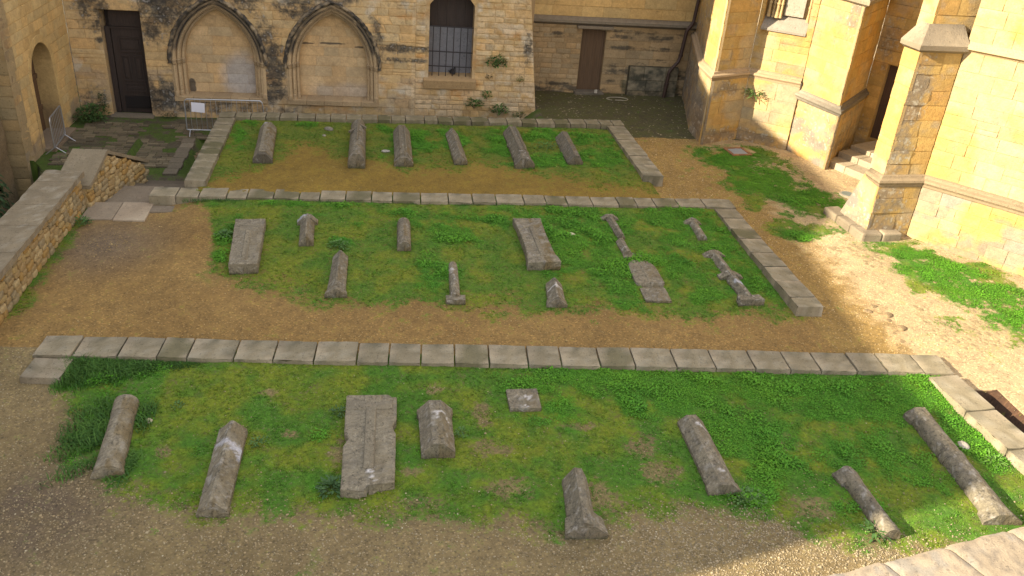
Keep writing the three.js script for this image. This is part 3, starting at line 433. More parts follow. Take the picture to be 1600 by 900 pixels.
// ═════════════ the wall at the back of the right-hand court ═════════════
{
  const T = thing('court_wall', 'shaded limestone wall with a string course and a brown door in the far court', 'wall');
  const F = mkFace([4.4, -28], [10.4, -28]);
  const m = faceMat(F, -0.5, 4.8, (u, v) => {
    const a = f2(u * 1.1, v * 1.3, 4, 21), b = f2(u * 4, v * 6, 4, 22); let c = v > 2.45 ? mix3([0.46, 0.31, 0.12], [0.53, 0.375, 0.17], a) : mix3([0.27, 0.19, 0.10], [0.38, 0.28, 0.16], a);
    c = over(c, [0.062, 0.054, 0.042], 0.85 * ss(0.3, 0.75, crust(u, v, [[5.0, 0.4, 1.4, 0.75, 1.05], [3.6, 0.9, 1.2, 0.25, 0.8], [4, 2.0, 2, 0.2, 0.75], [4.6, 1.6, 1.6, 0.09, 0.85], [1.2, 1.95, 0.9, 0.12, 0.75], [1.4, 0.1, 1.4, 0.35, 0.9], [3.2, 0.3, 0.6, 0.5, 0.6]]) * 0.62 + (b - 0.5) * 0.8 + (f2(u * 2.2, v * 16, 4, 24) - 0.5) * 0.8 + (f2(u * 18, v * 22, 2, 25) - 0.5) * 0.3) );
    return over(c, [0.04, 0.055, 0.03], 0.6 * ss(0.5, 0.8, crust(u, v, [[4.6, 0.2, 1.2, 0.6, 1]]) + (b - 0.5)));
  });
  const dr = [[2.1, -0.5], [2.91, -0.5], [2.91, 2.2], [2.1, 2.2]];
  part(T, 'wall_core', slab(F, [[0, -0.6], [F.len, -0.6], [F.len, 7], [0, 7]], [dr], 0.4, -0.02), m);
  const L = [], holes = v => v < 2.2 ? [[2.1, 2.91]] : [];
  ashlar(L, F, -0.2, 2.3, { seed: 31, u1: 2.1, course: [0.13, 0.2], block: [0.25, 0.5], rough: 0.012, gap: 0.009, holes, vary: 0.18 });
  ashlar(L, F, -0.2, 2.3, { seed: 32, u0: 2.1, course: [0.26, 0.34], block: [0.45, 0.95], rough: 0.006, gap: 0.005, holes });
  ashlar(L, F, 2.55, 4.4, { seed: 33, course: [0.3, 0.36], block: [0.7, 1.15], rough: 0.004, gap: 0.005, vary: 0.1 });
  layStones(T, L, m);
  part(T, 'string_course', paint(sweep([[4.4, -28], [10.3, -28]], [[0, 2.56], [0.05, 2.55], [0.16, 2.46], [0.16, 2.38], [0.07, 2.33], [0, 2.28]]), (x, y, z) => mix3([0.13, 0.105, 0.08], [0.3, 0.26, 0.2], f3(x * 3, y * 9, z, 3, 4))), kerbMat);
  part(T, 'lintel', paint(triUV(box(1.2, 0.09, 0.2, 6.9, 2.25, -27.94, 0.01)), [0.24, 0.2, 0.15]), kerbMat);
  const d = part(T, 'door', merge([0, 1, 2].map(i => box(0.27, 2.1, 0.04, 6.635 + i * 0.272, 1.15, -28.2 - 0.004 * (i % 2), 0.004))), brownDoorMat, 'plain brown plank door with a grey scuffed foot'); void d;
  part(T, 'door_step', paint(triUV(disp(box(1.0, 0.26, 0.4, 6.9, 0.02, -27.94, 0.03), 0.01, 5)), [0.16, 0.14, 0.11]), kerbMat);
  { const FB = mkFace([8.2, -27.78], [9.9, -27.78]), bm = faceMat(FB, -0.1, 1.1, (u, v) => mix3([0.06, 0.058, 0.042], [0.22, 0.185, 0.125], ss(0.35, 0.72, f2(u * 1.6 + 3, v * 3, 4, 9) * 0.6 + f2(u * 7, v * 9, 3, 8) * 0.45)));
    const B = part(T, 'plinth_block', slab(FB, [[0, -0.1], [1.7, -0.1], [1.7, 1.05], [0, 1.05]], [], 0.2, -0.012, [0.5, 0.5, 0.45]), bm, 'blackened projecting base of the wall'), BL = []; ashlar(BL, FB, -0.1, 1.06, { seed: 41, course: [0.3, 0.36], block: [0.5, 0.8], cL: true, gap: 0.005 }); layStones(B, BL, bm); }
  const P = tag(part(scene, 'downpipe', merge([tube([[10.26, 4.6, -27.82], [10.14, 2.6, -27.82], [10.02, 2.44, -27.74], [9.93, 2.3, -27.74], [9.86, 1.5, -27.74]], 0.06, 40), tube([[9.86, 1.5, -27.74], [9.8, 1.3, -27.7], [9.58, 1.05, -27.66], [9.52, 0.9, -27.66], [9.47, 0.02, -27.66]], 0.06, 40), ...[3.4, 1.5, 0.55].map(y => new THREE.CylinderGeometry(0.075, 0.075, 0.07, 10).translate(y > 3 ? 10.19 : y > 1 ? 9.86 : 9.5, y, y > 3 ? -27.82 : y > 1 ? -27.74 : -27.66))]), pipeMat), 'dark brown rainwater pipe bent twice down the court corner', 'pipe'); void P;
}
// ═════════════ the church on the right: apse walls between stepped buttresses ═════════════
{
  const T = thing('church', 'sunlit golden church apse with stepped buttresses and a doorway between two of them', 'church');
  const grey = [0.225, 0.19, 0.15];
  const tones = (sd, st, pl) => (u, v) => {
    const a = f2(u * 1.2 + sd * 7, v * 1.4, 4, 101), b = f2(u * 5 + sd, v * 5, 4, 102), d = f2(u * 14, v * 14 + sd, 3, 103);
    let c = mix3([0.375, 0.228, 0.062], [0.46, 0.31, 0.115], a * 0.7 + b * 0.35);
    c = over(c, [0.29, 0.235, 0.165], 0.55 * ss(0.56, 0.74, f2(u * 2.4 + sd * 3, v * 3.2, 4, 108))); c = over(c, [0.46, 0.27, 0.09], 0.5 * ss(0.58, 0.72, f2(u * 1.7 + sd * 5, v * 2.6, 4, 109))); c = over(c, [0.40, 0.32, 0.2], 0.6 * ss(0.55, 0.7, f2(u * 0.8 + sd, v * 0.8, 3, 104)));
    if (pl) c = over(c, grey, pl * ss(0.4, 0.62, f2(u * 1.5 + sd, v * 2.2, 4, 106)));
    const k = crust(u, v, st); c = over(c, [0.17, 0.135, 0.1], ss(0.2, 0.85, k * 0.7 + (b - 0.5) * 0.8 + (d - 0.5) * 0.6) * 0.85);  // real stains and painted shade spots share this mask
    return over(c, [0.42, 0.38, 0.30], k > 0.25 ? ss(0.64, 0.74, d) * 0.6 : 0);
  };
  let sd = 0;
  const prism = (a, b, y0, y1, w, name = 'wall', mat) => { // wall slab whose ends are mitred with its neighbours
    const [A, B] = [a, b], F = mkFace(A, B); const g = slab(F, [[0, y0], [F.len, y0], [F.len, y1], [0, y1]], [], 0.06, w, [0.92, 0.9, 0.86]); return part(T, name, g, mat);
  };
  function wall(a, b, y0, y1, o, name = 'wall') {
    sd++; const F = mkFace(a, b), m = faceMat(F, y0 - 0.05, y1 + 0.05, tones(sd, o.stainAndShade ?? [], o.grey ?? 0), 60, 0.016);
    const W = o.slab ? part(T, name, o.slab(F), m) : prism(a, b, y0, y1, -0.016, name, m);
    const L = []; ashlar(L, F, y0, y1, { seed: 900 + sd, course: o.course ?? [0.29, 0.37], block: o.block ?? [0.45, 0.9], rough: o.rough ?? 0.008, gap: o.gap ?? 0.003, bev: 0.008, cL: o.cL, cR: o.cR, holes: o.holes, vary: o.vary ?? 0.13, hue: 0.14, split: 0.05 });
    layStones(W, L, m); return F;
  }
  const prof = [[0, 0.17], [0.05, 0.15], [0.07, 0.1], [0.14, 0.07], [0.15, 0.02], [0.11, -0.03], [0.1, -0.08], [0.085, -0.1]];
  const mould = (pts, y, c, name = 'plinth_moulding') => part(T, name, paint(triUV(disp(mergeVertices(sweep(pts, prof.map(([w, h]) => [w, h + y])), 0.001), 0.012, 5)), (x, yy, z) => mix3(c, c.map(k => k * 0.45), ss(0.45, 0.65, f3(x * 3, yy * 3, z * 3, 3, 7)))), kerbMat);
  // first buttress and the walls beside it
  const P1 = [[10.36, -28.1], [9.22, -23.85], [9.16, -22.76], [10.36, -23.3], [11.59, -22.4]], Q1 = offsetPL(P1, 0.1);
  const y1 = 2.12, darkP = [[0.4, 0.5, 4, 1.3, 1.0]];
  for (let i = 0; i < 4; i++) {
    const o = [{ stainAndShade: [[2, 2.4, 3, 0.8, 0.8], [3, 3.6, 2, 0.5, 0.4]] }, { cR: true }, { cL: true }, {}][i];
    if (i < 3) wall(P1[i], P1[i + 1], y1 + 0.1, 6, o, i === 1 || i === 2 ? 'buttress' : 'wall');
    wall(Q1[i], Q1[i + 1], -0.2, y1 - 0.08, [{ stainAndShade: [[2, 1, 4, 1.4, 1], ...darkP], grey: 0.8 }, { cR: true, stainAndShade: [[0.5, 0.6, 1.2, 1.0, 1.1]], grey: 0.8 }, { cL: true, stainAndShade: [[0.5, 1.75, 0.7, 0.25, 0.95], [0.6, 0.25, 1.2, 0.4, 1]], }, { grey: 0.45, stainAndShade: [[0.5, 0.3, 0.9, 0.3, 0.9]] }][i], i === 1 || i === 2 ? 'buttress' : 'wall');
  }
  mould(P1, y1, [0.4, 0.3, 0.19]);
  // apse wall with its blind window
  {
    const WB = 3.42, u0 = 0.10, u1 = 1.34;
    const F = wall(P1[3], P1[4], y1 + 0.1, 6, { grey: 0.15, holes: v => v > WB - 0.02 ? [[u0, u1]] : [], slab: F => slab(F, [[0, y1], [F.len, y1], [F.len, 6], [0, 6]], [[[u0, WB], [u1, WB], [u1, 5.99], [u0, 5.99]]], 0.3, -0.016) });
    const lo = (g, c) => { g.applyMatrix4(faceMatrix(F)); return paint(triUV(g), c); };
    const W = part(T, 'blind_window', lo(box(u1 - u0 + 0.2, 2.8, 0.1, (u0 + u1) / 2, 4.7, -0.4), [0.46, 0.34, 0.17]), kerbMat);
    const sl = new THREE.ExtrudeGeometry(new THREE.Shape([[-0.36, WB - 0.02], [0.04, WB - 0.04], [0.04, WB + 0.02], [-0.36, WB + 0.36]].map(p => new THREE.Vector2(...p))), { depth: u1 - u0 - 0.006, bevelEnabled: false }); sl.rotateY(-Math.PI / 2); sl.translate(u1 - 0.003, 0, 0); const fl = sl.attributes.position; for (let i = 0; i < fl.count; i++) fl.setZ(i, fl.getZ(i)); 
    part(W, 'sloping_sill', lo(sl, (x, y, z) => mix3([0.23, 0.21, 0.185], [0.36, 0.32, 0.27], f3(x * 6, y * 6, z * 6, 3, 2))), kerbMat);
    part(W, 'blind_panel', lo(box(0.52, 2.0, 0.12, 0.86, 4.8, -0.3), [0.36, 0.32, 0.27]), kerbMat);
    for (const [u, r] of [[0.2, 0.035], [0.32, 0.025], [0.42, 0.055], [0.53, 0.03], [1.27, 0.03]]) part(W, 'window_shaft', lo(merge([new THREE.CylinderGeometry(r, r, 2.2, 10).translate(u, 4.85, -0.16), new THREE.CylinderGeometry(r * 1.2, r * 1.5, 0.16, 8).translate(u, 3.8, -0.16), new THREE.CylinderGeometry(r * 1.45, r * 1.45, 0.05, 8).translate(u, 4.1, -0.16)]), [0.5, 0.37, 0.19]), kerbMat);
  }
  // second buttress and the doorway wall
  const P2 = [[11.59, -22.4], [12.02, -20.88], [13.75, -22.75], [15.05, -20.9]], Q2 = offsetPL(P2, 0.09), y2 = 1.80;
  Q2[0] = [11.56, -22.42]; Q2[3] = [15.0, -20.95];
  wall(P2[0], P2[1], y2 + 0.1, 4.55, { cR: true, vary: 0.1, block: [0.5, 0.9], grey: 0.35, stainAndShade: [[1.35, 4.25, 0.3, 0.5, 1]] }, 'buttress');  // dark spot under the cap: its cast shadow painted into the colour
  wall(P2[1], P2[2], y2 + 0.1, 4.55, { cL: true, block: [0.45, 0.8] }, 'buttress');
  wall(Q2[0], Q2[1], -0.2, y2 - 0.08, { cR: true, grey: 1, stainAndShade: [[1, 1.2, 1.2, 0.7, 0.55]], course: [0.33, 0.4] }, 'buttress');
  wall(Q2[1], Q2[2], -0.2, y2 - 0.08, { cL: true, grey: 0.3, stainAndShade: [[1.4, 0.8, 2, 0.5, 0.75], [1, 1.6, 2, 0.15, 0.7]] }, 'buttress');
  const cap = (pts, y, h, inn, name) => { // sloping weathering on top of a buttress: dripping edge, then a slope up to the set-back shaft
    part(T, name, paint(triUV(disp(mergeVertices(sweep(pts, [[0, y - 0.12], [0.06, y - 0.09], [0.13, y - 0.05], [0.14, y + 0.05], [inn, y + h]]), 0.001), 0.012, 5)), (x, yy, z) => mix3([0.16, 0.132, 0.098], [0.33, 0.275, 0.2], ss(0.32, 0.68, f3(x * 6, yy * 6, z * 6, 4, 3)))), kerbMat);
  };
  cap(P2.slice(0, 3), 4.62, 0.4, -0.25, 'buttress_cap');
  const P2u = offsetPL(P2.slice(0, 3), -0.25); wall(P2u[0], P2u[1], 4.95, 6, { cR: true }, 'buttress'); wall(P2u[1], P2u[2], 4.95, 6, { cL: true }, 'buttress');
  const D0 = 0.44, D1 = 1.42;
  const dh = v => v > 0.6 && v < 2.75 ? [[D0, D1]] : [];
  const FD = wall(P2[2], P2[3], -0.2, 6, { holes: dh, slab: F => slab(F, [[0, -0.3], [F.len, -0.3], [F.len, 6], [0, 6]], [[[D0, 0.6], [D1, 0.6], [D1, 2.75], [D0, 2.75]]], 0.3, -0.016), stainAndShade: [[0.3, 3.4, 0.35, 0.8, 0.8], [0.2, 0.9, 0.3, 0.5, 0.6]] }, 'doorway_wall');  // dark strip left of the door: shade of the second buttress painted in
  const dg = merge([0, 1, 2, 3].map(i => box(0.22, 2.15, 0.05, D0 + 0.115 + i * 0.225, 1.68, -0.2 - 0.006 * (i % 2), 0.004))); dg.applyMatrix4(faceMatrix(FD));
  const cd = part(T, 'door', dg, churchDoorMat, 'dark brown plank door at the top of the steps'); const rail = box(0.9, 0.1, 0.03, (D0 + D1) / 2, 1.55, -0.165, 0.005); rail.applyMatrix4(faceMatrix(FD)); part(cd, 'door_rail', rail, churchDoorMat);
  mould(P2.slice(0, 3), y2, [0.3, 0.265, 0.215]);
  // steps up to the doorway
  {
    const F = mkFace([12.14, -21.1], [12.98, -19.3]), st = part(T, 'steps', paint(triUV(box(2.0, 0.5, 1.0, 1.0, -0.05, -2.0).applyMatrix4(faceMatrix(F))), [0.35, 0.3, 0.22]), kerbMat), r = rng(4);
    for (const [y, d0, d1] of [[0.4, 0, 0.62], [0.56, 0.5, 1.1], [0.68, 0.98, 2.9]]) for (let i = 0; i < 3; i++) {
      const g = box(0.66, 0.34, d1 - d0, 0.33 + i * 0.667, y - 0.17, -(d0 + d1) / 2, 0.02); disp(g, 0.008, 4, i).applyMatrix4(faceMatrix(F)); const k = 0.85 + 0.3 * r(); part(st, 'step_stone', paint(triUV(g), [0.38 * k, 0.32 * k, 0.235 * k]), kerbMat);
    }
  }
  // third buttress and the wall towards the camera
  const P3 = [[15.05, -20.9], [10.95, -17.1], [11.02, -16.6], [12.05, -16.66], [16.2, -12.0]], Q3 = offsetPL(P3, 0.09), y3 = 1.52;
  Q3[1] = [10.80, -17.72];
  part(T, 'buttress', slab(mkFace(P3[0], P3[1]), [[0, -0.3], [5.58, -0.3], [5.58, 4.4], [0, 4.4]], [], 0.06, -0.016, [0.42, 0.3, 0.13]), kerbMat, 'hidden far side of the buttress');
  const rust = [[0.35, 1.0, 0.35, 0.9, 0.9], [0.1, 3.3, 0.35, 1.0, 1.1], [0.3, 2.4, 0.3, 0.7, 0.9]];
  wall(P3[1], P3[2], y3 + 0.1, 4.38, { cR: true, block: [0.6, 1.1], vary: 0.06, stainAndShade: [[1.08, 3.2, 0.14, 1.6, 0.6]] }, 'buttress');
  wall(P3[2], P3[3], y3 + 0.1, 4.38, { cL: true, rough: 0.012, block: [0.4, 0.7], stainAndShade: [[0.12, 3.4, 0.4, 1.1, 1.15], [0.25, 2.2, 0.3, 0.7, 0.9]] }, 'buttress');
  const flare = v => 0.62 * clamp(v / 1.44);   // the plinth spreads backwards towards its foot
  wall(Q3[1], Q3[2], 0, y3 - 0.08, { cR: true, grey: 1, rough: 0.008, stainAndShade: [[0.6, 0.5, 0.7, 0.8, 0.45]], holes: v => [[-1, flare(v)]], slab: F => slab(F, [[0, 0], [F.len, 0], [F.len, y3], [flare(y3), y3]], [], 0.06, -0.016) }, 'buttress');
  wall(Q3[2], Q3[3], 0, y3 - 0.08, { cL: true, grey: 0.3, rough: 0.014, course: [0.36, 0.44], stainAndShade: [[0.25, 0.9, 0.5, 0.8, 1], [0.5, 0.3, 0.9, 0.4, 0.8]] }, 'buttress');
  wall(P3[3], P3[4], y3 + 0.1, 4.45, { block: [0.4, 0.75], course: [0.26, 0.36], grey: 0.25 });
  wall(Q3[3], Q3[4], 0, y3 - 0.08, { grey: 0.9, block: [0.36, 0.62], course: [0.24, 0.32] });
  mould([[11.0, -17.06], ...P3.slice(2)], y3, [0.29, 0.225, 0.145]);
  // foot of the third buttress: a low spreading plinth course
  const foot = offsetPL([P3[1], P3[2], P3[3]], 0.30); foot[0] = [10.55, -17.85];
  { const r = rng(8); for (let i = 0; i < 2; i++) { const F = mkFace(foot[i], foot[i + 1]), n = i ? 2 : 3; for (let k = 0; k < n; k++) { const w = (F.len - (i ? 0.3 : 0)) / n, g = disp(box(w - 0.008, 0.5, 0.4, w * (k + 0.5), 0.12, -0.2, 0.04), 0.016, 4, k + i * 5).applyMatrix4(faceMatrix(F)); part(T, 'foot_stone', paint(triUV(g), (x, y, z) => mix3([0.19, 0.155, 0.11], [0.37, 0.31, 0.225], ss(0.3, 0.7, f3(x * 6, y * 6, z * 6, 4, 6)))), kerbMat); } } }
  cap([P3[1], P3[2], P3[3]], 4.5, 0.42, -0.24, 'buttress_cap');
  const U3 = [[11.2, -17.3], [11.28, -16.86], [12.28, -16.92]]; wall(U3[0], U3[1], 4.75, 6.4, { cR: true, block: [0.6, 1.1] }, 'buttress'); wall(U3[1], U3[2], 4.75, 6.4, { cL: true }, 'buttress');
  const SP = [P3[3], P3[4]]; part(T, 'string_course', paint(triUV(disp(mergeVertices(sweep(SP, [[0, 4.42], [0.03, 4.46], [0.12, 4.5], [0.12, 4.56], [-0.03, 4.64]]), 0.001), 0.01, 4)), [0.46, 0.37, 0.23]), kerbMat);
  wall(offsetPL(SP, -0.03)[0], offsetPL(SP, -0.03)[1], 4.6, 6.4, { block: [0.34, 0.6] });
  // upper walls out of the picture, plain, and the roof that closes the building
  const top = [[10.12, -28.1], [9.22, -23.85], [10.36, -23.25], [11.59, -22.4], [13.75, -22.7], [15.05, -20.9], [12.3, -17], [16.2, -12.0], [24, -10], [26, -30]];
  const sh = new THREE.Shape(top.map(([x, z]) => new THREE.Vector2(x, -z))), ug = new THREE.ExtrudeGeometry(sh, { depth: 5, bevelEnabled: false }); ug.rotateX(-Math.PI / 2); ug.translate(0, 6.4, 0);
  part(T, 'upper_wall', paint(triUV(ug), [0.47, 0.34, 0.15]), kerbMat);
  part(T, 'rear_wall', paint(triUV(merge([box(0.5, 7, 20, 26, 3, -20), box(10, 7, 0.5, 20.5, 3, -10.9)])), [0.47, 0.34, 0.15]), kerbMat);
}

// ═════════════ houses west of the court, out of the picture: their roofs cast the shadow over it ═════════════
{
  const m = std({ color: lin(0.34, 0.27, 0.18), side: THREE.DoubleSide }), rm = std({ color: lin(0.10, 0.085, 0.075) });
  const house = (pts, z0, z1, label) => { // gable or eaves outline given as [z, y]; x from -13 back to -21
    const T = thing('west_house', label, 'house'); const s = new THREE.Shape([[z0, -1.5], [z1, -1.5], ...pts].map(([a, b]) => new THREE.Vector2(a, b)));
    const g = new THREE.ExtrudeGeometry(s, { depth: 9, bevelEnabled: false }), p = g.attributes.position;
    for (let i = 0; i < p.count; i++) p.setXYZ(i, -13 - p.getZ(i), p.getY(i), p.getX(i)); g.computeVertexNormals();
    part(T, 'walls', g, m); return T;
  };
  house([[-11.3, 10.35], [-9.5, 10.22], [-8, 10.1], [-6, 9.95], [-2.8, 10.0]], -2.8, -11.3, 'tall stone house nearest the camera outside the left edge');
  house([[-18.3, 12.0], [-17.2, 11.75], [-16, 11.5], [-12.6, 11.35], [-12.1, 11.3], [-10.4, 10.25]], -10.4, -18.3, 'gabled stone house in the middle of the row outside the left edge');
  house([[-32, 15.5], [-18.35, 15.5]], -18.35, -32, 'highest stone house at the far end of the row outside the left edge');
  void m; void rm;
}

// ═════════════ kerbs round the three plots ═════════════
const kerbTone = (r, old) => { const k = 0.86 + 0.3 * r(); return (x, y, z) => { const a = f3(x * 3, y * 3, z * 3, 3, 14), b = f3(x * 17, y * 17, z * 17, 2, 15); let c = mix3([0.245, 0.205, 0.14], [0.40, 0.34, 0.25], a).map(v => v * k * (0.66 + 0.68 * b)); c = over(c, [0.46, 0.42, 0.34], 0.6 * ss(0.62, 0.74, f3(x * 8, y * 8, z * 8, 3, 18))); c = over(c, [0.13, 0.12, 0.06], old * ss(0.5, 0.68, f3(x * 2.3, y, z * 2.3, 3, 16))); return over(c, [0.085, 0.08, 0.05], 0.75 * ss(0.52, 0.72, f3(x * 5, y * 6, z * 5, 4, 17)) * (y < 0 ? 1 : 0.6)); }; };
function kerbRun(T, a, b, w, y, drop, seed, old, lmin = 0.42, lmax = 0.68, skew = 0) { // stones along the outer edge a → b; w = width to the inside (right-hand side)
  const r = rng(seed), dx = b[0] - a[0], dz = b[1] - a[1], L = Math.hypot(dx, dz), ang = Math.atan2(-dz, dx); let u = 0;
  while (u < L - 0.01) {
    let l = lerp(lmin, lmax, r()); if (L - u - l < lmin * 0.7) l = L - u;
    const gp = 0.004 + 0.006 * r(), g = new THREE.BoxGeometry(l - gp, drop, w, 6, 3, 6), p = g.attributes.position, hw = (l - gp) / 2, hd = w / 2, jy = (r() - 0.5) * 0.02, tl = (r() - 0.5) * 0.018;
    for (let i = 0; i < p.count; i++) { // eased arrises and a slightly hollow, uneven top
      let X = p.getX(i), Y = p.getY(i), Z = p.getZ(i); const top = Y > drop / 2 - 0.001, ex = Math.abs(X) > hw - 0.001, ez = Math.abs(Z) > hd - 0.001;
      if (!ex) X += 0; if (top && (ex || ez)) Y -= 0.005 + 0.004 * r() + (r() < 0.12 ? 0.015 * r() : 0); if (top && ex) X *= 1 - 0.006 / hw; if (top && ez) Z *= 1 - 0.008 / hd;
      if (top && !ex && !ez) { X *= Math.abs(X) > hw * 0.6 ? (hw - 0.02) / (hw * 2 / 3) : 1; Z *= Math.abs(Z) > hd * 0.6 ? (hd - 0.02) / (hd * 2 / 3) : 1; Y += 0.009 * (r() - 0.5); } else if (top) { Y -= 0.014 * r() * r() * r(); if (ez) Z -= Math.sign(Z) * 0.012 * r(); if (ex) X -= Math.sign(X) * 0.006 * r(); }
      p.setXYZ(i, X, Y + jy + tl * X / hw, Z);
    }
    g.translate(0, -drop / 2, 0); const mg = mergeVertices(g.deleteAttribute('normal').deleteAttribute('uv'), 0.0005); mg.computeVertexNormals();
    paint(mg, kerbTone(r, old * (r() < 0.2 ? 1.6 : 0.7)));
    const q = noIdx(mg); q.setAttribute('normal', q.attributes.normal); const uvg = triUV(q); const o = r() * 7; for (let i = 0; i < uvg.attributes.uv.count; i++) uvg.attributes.uv.setXY(i, uvg.attributes.uv.getX(i) + o, uvg.attributes.uv.getY(i) + o * 0.6);
    const m = part(T, 'coping_stone', uvg, kerbMat); const c = u + l / 2, nx = -dz / L, nz = dx / L;
    m.position.set(a[0] + dx / L * c + nx * w / 2 - T.position.x, y - T.position.y, a[1] + dz / L * c + nz * w / 2 - T.position.z); m.rotation.y = ang;
    u += l;
  }
}
{
  const A = thing('plot_kerb', 'nearest low kerb of pale coping stones, right across the picture', 'kerb', [2.2, 0, -12]);
  kerbRun(A, [-5.36, -12.62], [9.85, -11.70], 0.60, 0.16, 0.75, 301, 0.5, 0.46, 0.72);
  kerbRun(A, [-5.38, -11.42], [-5.34, -11.99], 0.6, 0.16, 0.6, 302, 0.2, 0.5, 0.6);
  kerbRun(A, [9.83, -11.08], [10.14, -7.2], 0.58, 0.16, 0.75, 303, 0.2, 0.75, 1.0);
  const B = thing('plot_kerb', 'middle kerb of worn coping stones with a stub block at its left end', 'kerb', [1.8, 0.2, -18]);
  kerbRun(B, [-4.95, -18.42], [8.28, -18.2], 0.52, 0.365, 0.8, 311, 0.55, 0.42, 0.66);
  kerbRun(B, [8.24, -17.66], [8.27, -13.06], 0.54, 0.355, 0.8, 312, 0.6, 0.5, 0.72);
  const C = thing('plot_kerb', 'farthest kerb of narrow old coping stones below the niche wall', 'kerb', [1.3, 0.4, -21]);
  kerbRun(C, [-4.32, -23.42], [6.92, -23.66], 0.46, 0.52, 1.3, 321, 0.8, 0.36, 0.52);
  kerbRun(C, [-4.32, -18.45], [-4.32, -22.95], 0.48, 0.50, 1.3, 322, 0.8, 0.32, 0.5);
  kerbRun(C, [6.92, -23.18], [6.95, -19.3], 0.54, 0.50, 0.8, 323, 0.7, 0.45, 0.7);
}

// ═════════════ stair and parapet on the left ═════════════
{
  const T = thing('stair', 'worn stone steps going down beside the parapet', 'stairs', [-5.4, 0, -18.5]), r = rng(66);
  for (const [x0, x1, z0, z1, y, c] of [[-6.15, -5.5, -17.98, -17.1, 0.175, 1.2], [-5.5, -4.86, -17.98, -17.06, 0.18, 1.6], [-6.15, -4.95, -19.3, -18.0, 0.02, 0.95], [-6.15, -4.4, -19.9, -19.3, -0.16, 0.55], [-6.15, -4.4, -20.5, -19.9, -0.33, 0.5], [-4.95, -4.4, -17.85, -17.5, 0.17, 0.9]]) {
    const g = disp(box(x1 - x0 - 0.01, 0.3, z1 - z0 - 0.005, (x0 + x1) / 2 + 5.4, y - 0.15, (z0 + z1) / 2 + 18.5, 0.02), 0.008, 3, r() * 90 | 0); part(T, 'step', paint(triUV(g), (x, y2, z) => mix3([0.17, 0.125, 0.085], [0.34, 0.29, 0.22], f3(x * 2, y2 * 2, z * 2, 3, 5)).map(v => v * c)), kerbMat);
  }
  const W = thing('parapet', 'rubble parapet with grey coping slabs and a kinked gabled end beside the stair', 'wall');
  const rm = std({ vertexColors: true, map: grainMap, bumpMap: grainBump, bumpScale: 0.03 });
  // body: right-hand face x = -6.15, ridge of the gabled end near z = -18.8
  const topY = z => z > -17.55 ? 0.86 : z > -17.75 ? lerp(0.6, 0.86, (z + 17.75) / 0.2) : z > -18.75 ? lerp(0.6, 0.98, (-17.75 - z) / 1.0) : lerp(0.98, 0.1, (-18.75 - z) / 1.75);
  const faceX = z => z > -17.7 ? -6.19 : lerp(-6.1, -5.62, clamp((-17.7 - z) / 2.8));
  for (const [za, zb] of [[-6, -17.7], [-17.7, -20.5]]) {
    const s = [[-za, -1.6]]; for (let i = 0; i <= 24; i++) { const z = lerp(za, zb, i / 24); s.push([-z, topY(z - 0.001) - 0.03]); } s.push([-zb, -1.6]);
    const g = new THREE.ExtrudeGeometry(new THREE.Shape(s.map(p => new THREE.Vector2(...p))), { depth: 0.5, bevelEnabled: false }); g.rotateY(Math.PI / 2); const p = g.attributes.position;
    for (let i = 0; i < p.count; i++) { const z = p.getZ(i), d = p.getX(i), fx = za === -6 ? -6.19 : lerp(-6.1, -5.62, (-17.7 - z) / 2.8); p.setX(i, fx - 0.035 - (0.5 - d)); } g.computeVertexNormals(); part(W, 'rubble_core', paint(triUV(g), [0.46, 0.34, 0.17]), rm);
  }
  // rubble stones
  const list = [], rr = rng(12); const proto = [0, 1, 2, 3, 4, 5].map(k => { const g = new THREE.IcosahedronGeometry(0.5, 1).deleteAttribute('uv'); const m = mergeVertices(g.deleteAttribute('normal')); const p = m.attributes.position; for (let i = 0; i < p.count; i++) { const f = 0.82 + 0.36 * n3(p.getX(i) * 2.4 + k * 9, p.getY(i) * 2.4, p.getZ(i) * 2.4, k); p.setXYZ(i, Math.sign(p.getX(i)) * Math.pow(Math.abs(p.getX(i)) * 2, 0.6) * 0.5 * f, Math.sign(p.getY(i)) * Math.pow(Math.abs(p.getY(i)) * 2, 0.6) * 0.5 * f, Math.sign(p.getZ(i)) * Math.pow(Math.abs(p.getZ(i)) * 2, 0.6) * 0.5 * f); } m.computeVertexNormals(); return triUV(m); });
  const tn = [0, 1, 2, 3, 4].map(k => proto.map(g => paint(g.clone(), [[0.52, 0.38, 0.17], [0.45, 0.32, 0.15], [0.58, 0.44, 0.23], [0.46, 0.29, 0.095], [0.38, 0.3, 0.17]][k])));
  for (let y = -0.55; y < 1.0; y += 0.115) for (let z = -10.6 - rr() * 0.2; z > -20.4;) { const l = 0.14 + 0.2 * rr(), zc = z - l / 2, b = zc > -18 ? 0.1 : lerp(0.1, -0.6, (-18 - zc) / 2); if (y > b && y + 0.1 < topY(zc) - 0.015) list.push([zc, y + 0.06 + 0.02 * (rr() - 0.5), l, 0.11 + 0.045 * rr(), rr()]); z -= l + 0.012; }
  list.sort((a, b) => b[2] * b[3] - a[2] * a[3]); const rest = [];
  list.forEach(([z, y, l, h, k], i) => { const g = tn[(k * 5) | 0][(k * 977 | 0) % 6]; const M = new THREE.Matrix4().compose(V3(faceX(z) - 0.035, y, z), new THREE.Quaternion().setFromEuler(new THREE.Euler((k - 0.5) * 0.3, z < -17.8 ? -0.17 : 0, 0)), V3(0.11 + 0.04 * k, h, l)); if (i < 290) { const m = part(W, 'rubble_stone', g, rm); m.applyMatrix4(M); } else rest.push(g.clone().applyMatrix4(M)); });
  if (rest.length) part(W, 'small_stones', merge(rest), rm).userData.kind = 'stuff';
